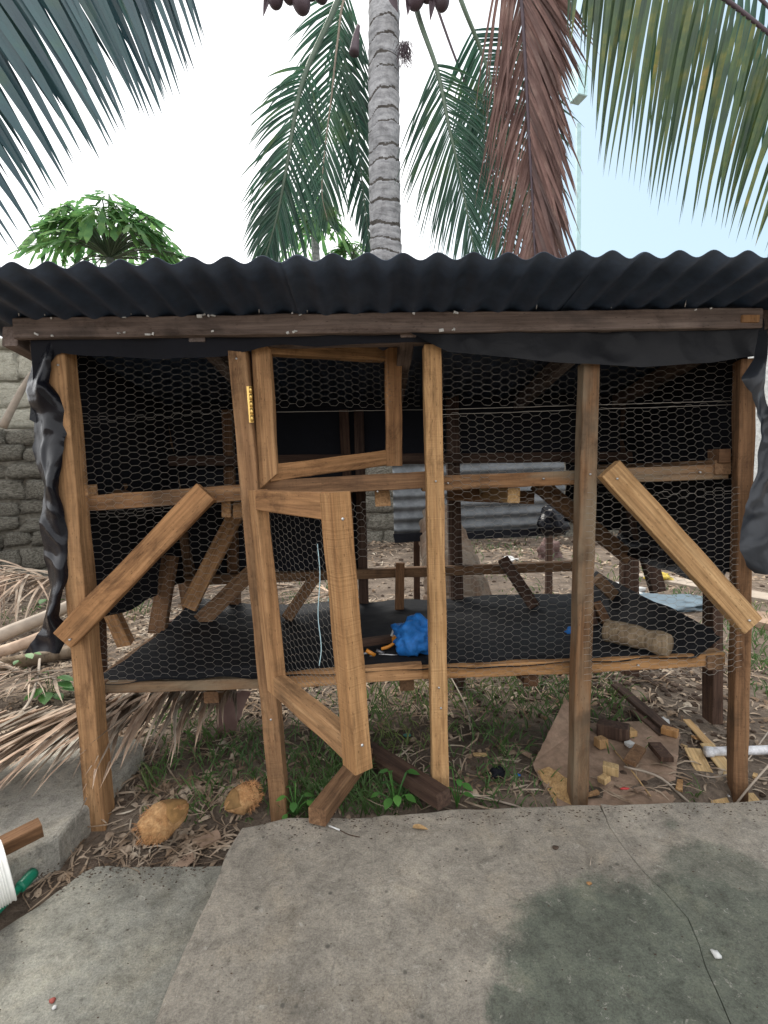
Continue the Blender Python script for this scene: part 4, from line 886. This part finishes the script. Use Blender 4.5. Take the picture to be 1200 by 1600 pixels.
ground_frond('second dry palm frond layered across the kerb further left', [(240, 1072, .10), (120, 1120, .10), (0, 1165, .09), (-120, 1210, .08)], 70, [.5, .55, .55, .55], [-82, -95, -105, -105], M_DRY, .019, .1)
ground_frond('tangled pale dry frond heaped against the rubble wall at the left', [(-80, 880, .25), (0, 890, .3), (60, 905, .28), (120, 905, .2)], 90, [.8, .8, .7, .6], [-60, -90, -110, -95], M_DRY, .022, .2, droop=.9, spread=1.4)
ground_frond('dry straw-coloured frond on the ground behind the left inner bay', [(330, 905, .12), (400, 915, .12), (480, 925, .1), (560, 935, .1)], 80, [.6, .6, .5, .4], [-150, -170, -200, -160], M_DRY, .018, .1, spread=1.6)
ground_frond('thin dry frond lying below the weed at the left edge', [(-60, 1010, .06), (20, 1045, .05), (90, 1062, .04)], 46, [.35, .4, .3], [-80, -110, -60], M_DRY, .012, .05, spread=1.5)
tag(tube('dry_stick', [G(-20, 1150, .0), G(40, 1105, .02), G(58, 1060, .05), G(62, 1030, .04)], .006, M_RACHP, None, 6, n=14), 'bent grey stick rising beside the weed at the left', 'stick')
# weeds
def weed(name, label, px, py, n, s, spread=.05):
    c = G(px, py, SOIL); t = thing(name, label, 'weed', c)
    for k in range(n):
        a = k * 2.4; h = random.uniform(.03, .11); top = c + Vector((math.cos(a) * spread * random.uniform(.4, 1.2), math.sin(a) * spread, h))
        V, Fc = [], []; tube_vf([c, c.lerp(top, .5) + Vector((0, 0, .01)), top], .0016, 4, V, Fc, False); link('stem', V, Fc, M_WEED, t)
        d = Vector((math.cos(a), math.sin(a), -.15)); sd = Vector((-d.y, d.x, 0)); V = [top]; L = s * random.uniform(.7, 1.2)
        for u, w in ((.25, .30), (.5, .36), (.75, .25), (1, 0)): 
            b = top + d * L * u + Vector((0, 0, -.2 * L * u * u)); V += [b - sd * w * L + Vector((0, 0, .12 * L * w)), b, b + sd * w * L + Vector((0, 0, .12 * L * w))]
        Fc = [(0, 1, 2), (0, 2, 3)]
        for r in range(3): a0 = 1 + r * 3; Fc += [(a0, a0 + 3, a0 + 4, a0 + 1), (a0 + 1, a0 + 4, a0 + 5, a0 + 2)]
        link('leaf', V, Fc, M_WEED, t, True)
weed('weed', 'broad-leaved green weed growing left of the first post', 78, 1092, 14, .065)
weed('weed', 'small green weed in the straw at the left edge above the stick', 40, 1048, 7, .05)
weed('weed', 'small green weed in front of the straw by the black flap', 78, 950, 8, .06)
weed('weed', 'round-leaved green weed between the two dark timbers', 618, 1262, 10, .03, .04)
weed('weed', 'round-leaved weed at the foot of the second post', 462, 1275, 9, .028, .04)
weed('weed', 'tiny weed at the foot of the third post', 714, 1262, 6, .03, .02)
# ------------------------------------------------------------------ coconut husks, timbers, offcuts in front
M_HUSK = blotch('coconut_husk', [(.3, (.15, .06, .022)), (.46, (.34, .175, .07)), (.62, (.50, .30, .14)), (.8, (.36, .15, .055))], 16, bs=1, bd=.006, fine=70)
M_HUSKG = blotch('husk_skin', [(.3, (.14, .085, .035)), (.7, (.30, .165, .06))], 14, bs=.4, bd=.003, fine=50)
M_FIB = plain('orange_fibre', (.42, .21, .09), .9)
def husk(label, c, ax, L, Rr, hole, seed, fib):
    t = thing('coconut_husk', label, 'coconut', c - Vector((0, 0, Rr))); x, y, z = frame(ax, Vector((0, 0, 1)))
    V, Fc = [], []; nu, nv = 40, 28
    for j in range(nv + 1):
        s = j / nv; r = Rr * (math.sin(math.pi * (s * .93 + .07)) ** .62); zz = (s - .5) * L * 2
        for i in range(nu):
            a = 2 * math.pi * i / nu; q = Vector((math.cos(a) * 1.3, math.sin(a) * 1.3, s * 4 + seed))
            k = 1 + .15 * noise.noise(q) + .07 * noise.noise(q * 3.1) + .035 * noise.noise(q * 8) + .05 * math.cos(3 * a)
            inn = .045 if s < .04 else 0
            V.append(c + (x * math.cos(a) + y * math.sin(a)) * r * k * (.8 if j == 0 else 1) + z * (zz + (inn)))
    for j in range(nv):
        for i in range(nu): a = j * nu + i; b = j * nu + (i + 1) % nu; Fc.append((a, b, b + nu, a + nu))
    k0 = len(V); V.append(c + z * (-L + .035)); 
    for i in range(nu): Fc.append((k0, (i + 1) % nu, i))
    Fc.append(tuple(range(nv * nu, nv * nu + nu)))
    link('husk', V, Fc, M_HUSK, t, True)
    V2, F2 = [], []; n = 14                                                   # patch of unpeeled skin
    for j in range(n + 1):
        for i in range(n + 1):
            s = .60 + .36 * j / n; a = .2 + 3.0 * i / n; r = Rr * (math.sin(math.pi * (s * .93 + .07)) ** .62) * (1.07 + .05 * math.cos(3 * a) + .05 * noise.noise(Vector((math.cos(a), math.sin(a), s * 4 + seed)))); V2.append(c + (x * math.cos(a) + y * math.sin(a)) * r + z * (s - .5 + .03 * math.sin(i)) * L * 2)
    for j in range(n):
        for i in range(n): a = j * (n + 1) + i; F2.append((a, a + 1, a + n + 2, a + n + 1))
    link('skin', V2, F2, M_HUSKG, t, True)
    V3, F3 = [], []
    for k in range(fib):
        s = random.uniform(0, .45); a = random.uniform(0, 6.28); r = Rr * (math.sin(math.pi * (s * .93 + .07)) ** .62); p = c + (x * math.cos(a) + y * math.sin(a)) * r + z * (s - .5) * L * 2
        d = (p - c).normalized() * .5 - z * random.uniform(-.4, 1) + Vector((random.gauss(0, .4), random.gauss(0, .4), random.gauss(0, .4))); leaflet_vf(p, d, random.uniform(.004, .016), .0012, V3, F3, .8, 3, 0)
    o = link('fibres', V3, F3, M_FIB, t); o['kind'] = 'stuff'
husk('larger split coconut husk on the soil by the left post', G(252, 1318, SOIL) + Vector((0, .02, .052)), Vector((.75, .5, .22)), .068, .044, 1, 2, 260)
husk('smaller orange coconut husk with a frayed hole by the second post', G(376, 1284, SOIL) + Vector((0, .03, .046)), Vector((-.62, -.35, -.16)), .052, .037, 1, 9, 420)
tag(beam('dark_timber', G(572, 1205, SOIL) + Vector((0, 0, .06)), G(496, 1292, .0) + Vector((0, 0, .028)), .048, .042, M_INNER, None, yref=Vector((0, 0, -1)), front=False), 'short brown timber with a notched end resting on the slab edge', 'timber')
tag(beam('dark_timber', G(552, 1170, SOIL) + Vector((0, 0, .03)), G(694, 1262, .0) + Vector((0, 0, .024)), .048, .044, M_DARK, None, yref=Vector((0, 0, -1)), front=False), 'longer dark brown timber pointing at the third post', 'timber')
def on_soil(px, py, dz=0): p = G(px, py, SOIL); p.z = gz(p.x, p.y) + dz; return p
tag(beam('timber_offcut', G(-40, 1345, .04), G(64, 1292, .05), .040, .032, M_INNER, None, yref=Vector((0, 0, -1)), front=False), 'brown timber end beside the white bucket on the kerb', 'timber')
# leaning plywood, floor board and offcuts at the right
def panel(name, pts, mat, label, cat, th=.008, amp=0):
    c = sum(pts, Vector()) / len(pts); nn = (pts[1] - pts[0]).cross(pts[2] - pts[1]).normalized()
    if nn.dot(CAM - c) < 0: nn = -nn
    out = []
    for i in range(len(pts)):
        a, b = pts[i], pts[(i + 1) % len(pts)]; m = max(2, int((b - a).length / .012))
        for k in range(m): q = a.lerp(b, k / m); out.append(q + (q - c).normalized() * noise.noise(q * 60) * .004)
    n = len(out); V = [p + nn * th / 2 for p in out] + [p - nn * th / 2 for p in out]; Fc = [tuple(range(n)), tuple(range(2 * n - 1, n - 1, -1))]
    for i in range(n): j = (i + 1) % n; Fc.append((j, i, n + i, n + j))
    return tag(link(name, V, Fc, mat, None), label, cat)
panel('plywood_board', [on_soil(884, 1150, .14), on_soil(833, 1205, .02), on_soil(850, 1232, .005), on_soil(905, 1236, .005), on_soil(906, 1160, .10)], M_PLY, 'tilted triangular plywood offcut left of the fourth post', 'board')
panel('plywood_board', [on_soil(888, 1140, .024), on_soil(1030, 1140, .024), on_soil(1062, 1160, .024), on_soil(1052, 1248, .024), on_soil(870, 1256, .024), on_soil(872, 1200, .024)], M_PLY, 'flat brown plywood sheet under the wood offcuts', 'board')
panel('bark_strip', [on_soil(840, 1215, .02), on_soil(858, 1212, .03), on_soil(905, 1240, .02), on_soil(900, 1258, .012), on_soil(870, 1250, .01)], M_PALE, 'splintered pale bark strip at the foot of the fourth post', 'wood scrap')
def offcut(px, py, size, mat, label, rz, dz=.024, tilt=0):
    p = on_soil(px, py, dz + size[2] / 2); tag(box('wood_offcut', p, size, mat, None, rz, tilt, .0012), label, 'wood offcut', 'wood offcuts on the plywood sheet')
offcut(939, 1176, (.036, .032, .032), M_NEW2, 'orange square offcut just right of the fourth post', .3)
offcut(954, 1216, (.044, .032, .026), M_PALE, 'pale yellow double-stacked block in the middle of the sheet', -.5)
offcut(944, 1230, (.034, .022, .016), M_PALE, 'small flat pale block touching the yellow block', .6)
offcut(986, 1160, (.028, .028, .022), M_PALE, 'small tan cube at the end of the dark square billet', .2)
offcut(984, 1176, (.026, .022, .014), M_FOAM, 'whitish little block below the dark billet', .3)
offcut(958, 1160, (.100, .052, .046), M_DARK, 'dark square billet with a pale sawn end', -.55)
offcut(1032, 1190, (.040, .088, .016), M_DARK, 'dark flat slat at the right of the sheet', -.1)
offcut(992, 1196, (.034, .115, .012), M_INNER, 'slanting brown slat leaning across the sheet', -.75, .030, .1)
offcut(1046, 1160, (.050, .030, .022), M_NEW2, 'orange sliver block at the right corner of the sheet', -.7)
tag(beam('dark_plank', on_soil(962, 1095, .05), on_soil(1052, 1160, .025), .042, .014, M_DARK, None, yref=Vector((0, 0, -1)), front=False), 'long dark plank slanting down behind the dark billet', 'plank')
tag(beam('dark_plank', on_soil(990, 1125, .03), on_soil(1036, 1160, .02), .03, .012, M_DARK, None, yref=Vector((0, 0, -1)), front=False), 'shorter black plank lying against the long dark one', 'plank')
tag(beam('pale_plank', on_soil(1082, 1180, .018), on_soil(1128, 1246, .012), .05, .006, M_PALE, None, yref=Vector((0, 0, -1)), front=False), 'pale thin board left of the end post', 'plank')
tag(beam('pale_plank', on_soil(1104, 1176, .026), on_soil(1190, 1256, .012), .045, .006, M_PALE, None, yref=Vector((0, 0, -1)), front=False), 'pale yellow board passing behind the end post', 'plank')
tag(beam('pale_plank', on_soil(1072, 1140, .03), on_soil(1112, 1178, .02), .03, .005, M_PALE, None, yref=Vector((0, 0, -1)), front=False), 'curled thin tan strip above the pale boards', 'plank')
pp_ = thing('white_pipe', 'white plastic pipe lying on the soil past the end post', 'pipe', on_soil(1150, 1190))
M_PIPE = blotch('white_pipe_plastic', [(.35, (.45, .45, .45)), (.5, (.78, .79, .82))], 18, rough=.4, bs=.1)
tube('pipe', [on_soil(1104, 1190, .03), on_soil(1330, 1184, .03)], .0135, M_PIPE, pp_, 16); tube('pipe_socket', [on_soil(1102, 1190, .03), on_soil(1112, 1190, .03)], .016, M_PIPE, pp_, 16)
tag(tube('dry_stalk', [on_soil(975, 1210, .03), on_soil(1030, 1225, .025), on_soil(1080, 1246, .02), on_soil(1118, 1258, .02)], .0035, M_RACHP, None, 6, n=14), 'thin pale stalk crossing the plywood sheet to the slab', 'stalk')
tag(tube('dry_stalk', [on_soil(960, 1180, .02), on_soil(985, 1210, .02), on_soil(1030, 1250, .02)], .0022, M_PALE, None, 5, n=10), 'yellow splinter running under the pale stalk', 'stalk')
tag(tube('dry_stalk', [on_soil(700, 1240, .01), on_soil(760, 1250, .012), on_soil(860, 1258, .01)], .003, M_RACHP, None, 6, n=10), 'straight thin stalk along the slab edge right of the third post', 'stalk')
tag(tube('dry_stalk', [on_soil(1085, 1215, .01), on_soil(1120, 1225, .02), on_soil(1160, 1205, .02), on_soil(1200, 1160, .04)], .0022, M_RACHP, None, 5, n=12), 'grey twig curving in front of the pale boards', 'stalk')
tag(tube('dry_stalk', [P(1150, 1256, -.06), P(1175, 1225, -.06), P(1215, 1180, -.05)], .003, M_RACHP, None, 5, n=10), 'pale twig leaning on the right of the end post', 'stalk')
tag(tube('dry_stalk', [on_soil(690, 1050, .06), on_soil(728, 1120, .04), on_soil(735, 1150, .02)], .0028, M_RACHP, None, 5, n=10), 'thin twig hanging under the shelf right of the third post', 'stalk')
lump('plastic_scrap', on_soil(1032, 1138, .02), (.03, .022, .014), M_FOAM, 'white crumpled plastic beside the long dark plank', 'plastic', 11, .5, 3)
lump('black_cloth', on_soil(776, 1212, .01), (.026, .02, .014), M_TARPD, 'small black rag on the soil between third and fourth posts', 'rag', 12, .6, 3)
lump('blue_scrap', on_soil(808, 1213, .006), (.010, .006, .004), M_BLUE, 'tiny bright blue scrap beside the black rag', 'scrap', 13, .5, 2)
lump('red_scrap', on_soil(976, 1238, .018), (.014, .005, .003), plain('red_plastic', (.5, .03, .03), .4), 'small red scrap on the plywood sheet', 'scrap', 14, .5, 2)
lump('teal_scrap', on_soil(636, 1152, .008), (.014, .009, .005), plain('teal_plastic', (.03, .22, .18), .4), 'teal plastic scrap in the grass under the shelf', 'scrap', 15, .5, 2)
panel('dry_leaf', [on_soil(300, 1298, .012), on_soil(340, 1284, .018), on_soil(345, 1296, .015), on_soil(312, 1308, .012)], M_PLY, 'flat brown husk flake between the two coconut husks', 'husk flake', .003)
panel('dry_leaf', [on_soil(262, 1340, .012), on_soil(300, 1316, .016), on_soil(304, 1328, .014), on_soil(276, 1352, .012)], M_PLY, 'brown husk flake below the larger coconut husk', 'husk flake', .003)
for px, py, m, lab in [(1068, 1172, M_PALE, 'pale splinter between the plywood sheet and the pale boards'), (1062, 1232, M_NEW2, 'orange chip off the lower right corner of the plywood sheet'),
    (1010, 1128, M_PLY, 'brown chip on the soil behind the long dark plank'), (1120, 1130, M_OLD, 'grey chip on the soil left of the dark leg behind the end post'), (1092, 1160, M_NEW2, 'orange chip just above the pale thin boards'),
    (1180, 1218, M_PALE, 'pale chip right of the end post below the white pipe'), (822, 1180, M_PLY, 'brown chip left of the tilted plywood offcut'), (850, 1125, M_OLD, 'grey chip in the grass above the tilted plywood offcut'),
    (750, 1185, M_PALE, 'pale chip on the bare soil right of the third post'), (1000, 1240, M_PLY, 'brown chip at the front edge of the plywood sheet near the slab'), (925, 1245, M_NEW, 'dark orange chip at the foot of the fourth post')]:
    p = on_soil(px, py, .028 if 880 < px < 1055 and py > 1140 else .012)
    tag(box('wood_chip', p, (random.uniform(.02, .06), random.uniform(.006, .02), random.uniform(.003, .008)), m, None, random.uniform(0, 3), random.uniform(-.2, .2), .002), lab, 'wood chip', 'wood chips around the plywood sheet')
# bits on the slab
def grit():
    V, Fc = [], []
    for k in range(1500):
        u = random.random()
        if k % 3 == 0: x = random.uniform(-1.0, 1.3); y = random.uniform(-1.0, -.05); z = 0
        elif k % 3 == 1: x = random.uniform(-.40, 1.3); y = er[1] + (x - er[0]) * ((edge_top[1][1] - er[1]) / (edge_top[1][0] - er[0])) - abs(random.gauss(0, .035)) - .008; z = 0
        else: x = random.uniform(-.95, -.45); y = -.17 - abs(random.gauss(0, .05)); z = zl
        if z == 0 and x < -.36 - (y + .1) * .0 : z = zl
        if z == 0 and x < -.33: continue
        r_ = random.uniform(.0008, .0026) * (1 if k % 3 else .8); b = len(V); a = random.uniform(0, 6.28)
        for q in range(4): V.append(Vector((x + r_ * (1 + random.random()) * math.cos(a + q * 1.57), y + r_ * math.sin(a + q * 1.57), z + .0006)))
        V.append(Vector((x, y, z + r_ * .9)))
        for q in range(4): Fc.append((b + q, b + (q + 1) % 4, b + 4))
    tag(link('grit', V, Fc, M_CLOD, None), 'crumbs of soil and grit strewn over the concrete slabs', 'grit', kind='stuff')
grit()
def leaf_on(px, py, L, a, mat, label, z=.004):
    c = G(px, py, z); V, Fc = [], []; d = Vector((math.cos(a), math.sin(a), .08)); leaflet_vf(c, d, L, L * .42, V, Fc, .25, 6, .5, nref=Vector((0, 0, -1))); tag(link('fallen_leaf', V, Fc, mat, None, True), label, 'leaf')
leaf_on(645, 1293, .040, -.2, M_PALE, 'dry tan leaf lying on the slab by the dark timbers')
st = thing('nail_stick', 'white-tipped nail with bent dark wire beside the short timber', 'nail', G(515, 1291, 0))
tube('white_shaft', [G(514, 1290, .006), G(531, 1297, .004)], .0022, M_FOAM, st, 6); tube('wire_tail', [G(531, 1297, .004), G(545, 1304, .003), G(562, 1308, .003)], .0011, M_DARK, st, 5, n=8)
lump('paper_scrap', G(1119, 1491, .005), (.007, .010, .004), M_FOAM, 'white folded paper scrap on the damp slab at lower right', 'paper', 21, .5, 2)
lump('pebble', G(82, 1563, zl + .003), (.006, .005, .004), plain('red_pebble', (.35, .08, .06), .7), 'red pebble on the lower path', 'pebble', 22, .3, 2)
lump('pebble', G(85, 1574, zl + .003), (.004, .004, .003), M_FOAM, 'white pebble just below the red one on the path', 'pebble', 23, .3, 2)
lump('pebble', G(868, 1324, .003), (.008, .006, .003), M_CLOD, 'dark pebble in a pit of the slab', 'pebble', 24, .3, 2)
lump('pebble', G(920, 1380, .003), (.006, .004, .003), M_HUSK, 'brown crumb on the slab right of the stain', 'pebble', 25, .3, 2)
tag(tube('slab_twig', [G(922, 1352, .003), G(924, 1338, .003)], .0012, M_RACHP, None, 5), 'tiny upright twig on the slab above the brown crumb', 'twig')
# bucket, green brush handle at left edge
bk = thing('bucket', 'white ribbed plastic bucket with red print at the left edge', 'bucket', G(-52, 1405, zl))
rim = P(14, 1360, -.33); c0 = rim - Vector((.076, .074, .008)); M_BW = plain('white_bucket_plastic', (.68, .68, .64), .4, var=.15); M_RED = plain('red_print', (.50, .02, .03), .45)
def lathe(name, prof, c, mat, par, seg=48, a0=0, a1=2 * math.pi, tilt=None):
    V, Fc = [], []
    for (r, z) in prof:
        for k in range(seg + 1): a = a0 + (a1 - a0) * k / seg; V.append(Vector((r * math.cos(a), r * math.sin(a), z)))
    for j in range(len(prof) - 1):
        for k in range(seg): a = j * (seg + 1) + k; Fc.append((a, a + 1, a + seg + 2, a + seg + 1))
    return link(name, V, Fc, mat, par, True, Matrix.Translation(c) @ (tilt or Matrix.Identity(4)))
TL = Matrix.Rotation(R(44), 4, 'Z') @ Matrix.Rotation(R(84), 4, 'Y') @ Matrix.Scale(.66, 4)
prof = [(0, .002), (.078, .0), (.082, .006), (.088, .05), (.094, .11)]
for k in range(5): z = .115 + k * .007; prof += [(.0955 + .0006 * k, z), (.0995, z + .0012), (.0995, z + .003), (.0955, z + .0045)]
prof += [(.098, .155), (.101, .157), (.100, .161), (.094, .160), (.078, .01), (0, .01)]
lathe('bucket_body', prof, c0, M_BW, bk, tilt=TL); lathe('red_label', [(.0885, .045), (.0935, .090), (.0962, .112)], c0, M_RED, bk, 24, -1.2, .3, TL)
gb = thing('green_handle', 'green plastic tube with a wider cap beside the bucket', 'handle', G(20, 1400, zl))
M_GRN = plain('green_plastic', (.012, .22, .13), .35)
tube('shaft', [G(-30, 1450, zl + .018), G(36, 1382, zl + .018)], .0085, M_GRN, gb, 14); tube('cap', [G(30, 1388, zl + .018), G(34, 1384, zl + .018), G(52, 1364, zl + .018)], lambda u: .0095 + .004 * min(1, u * 3), M_GRN, gb, 14, n=8)
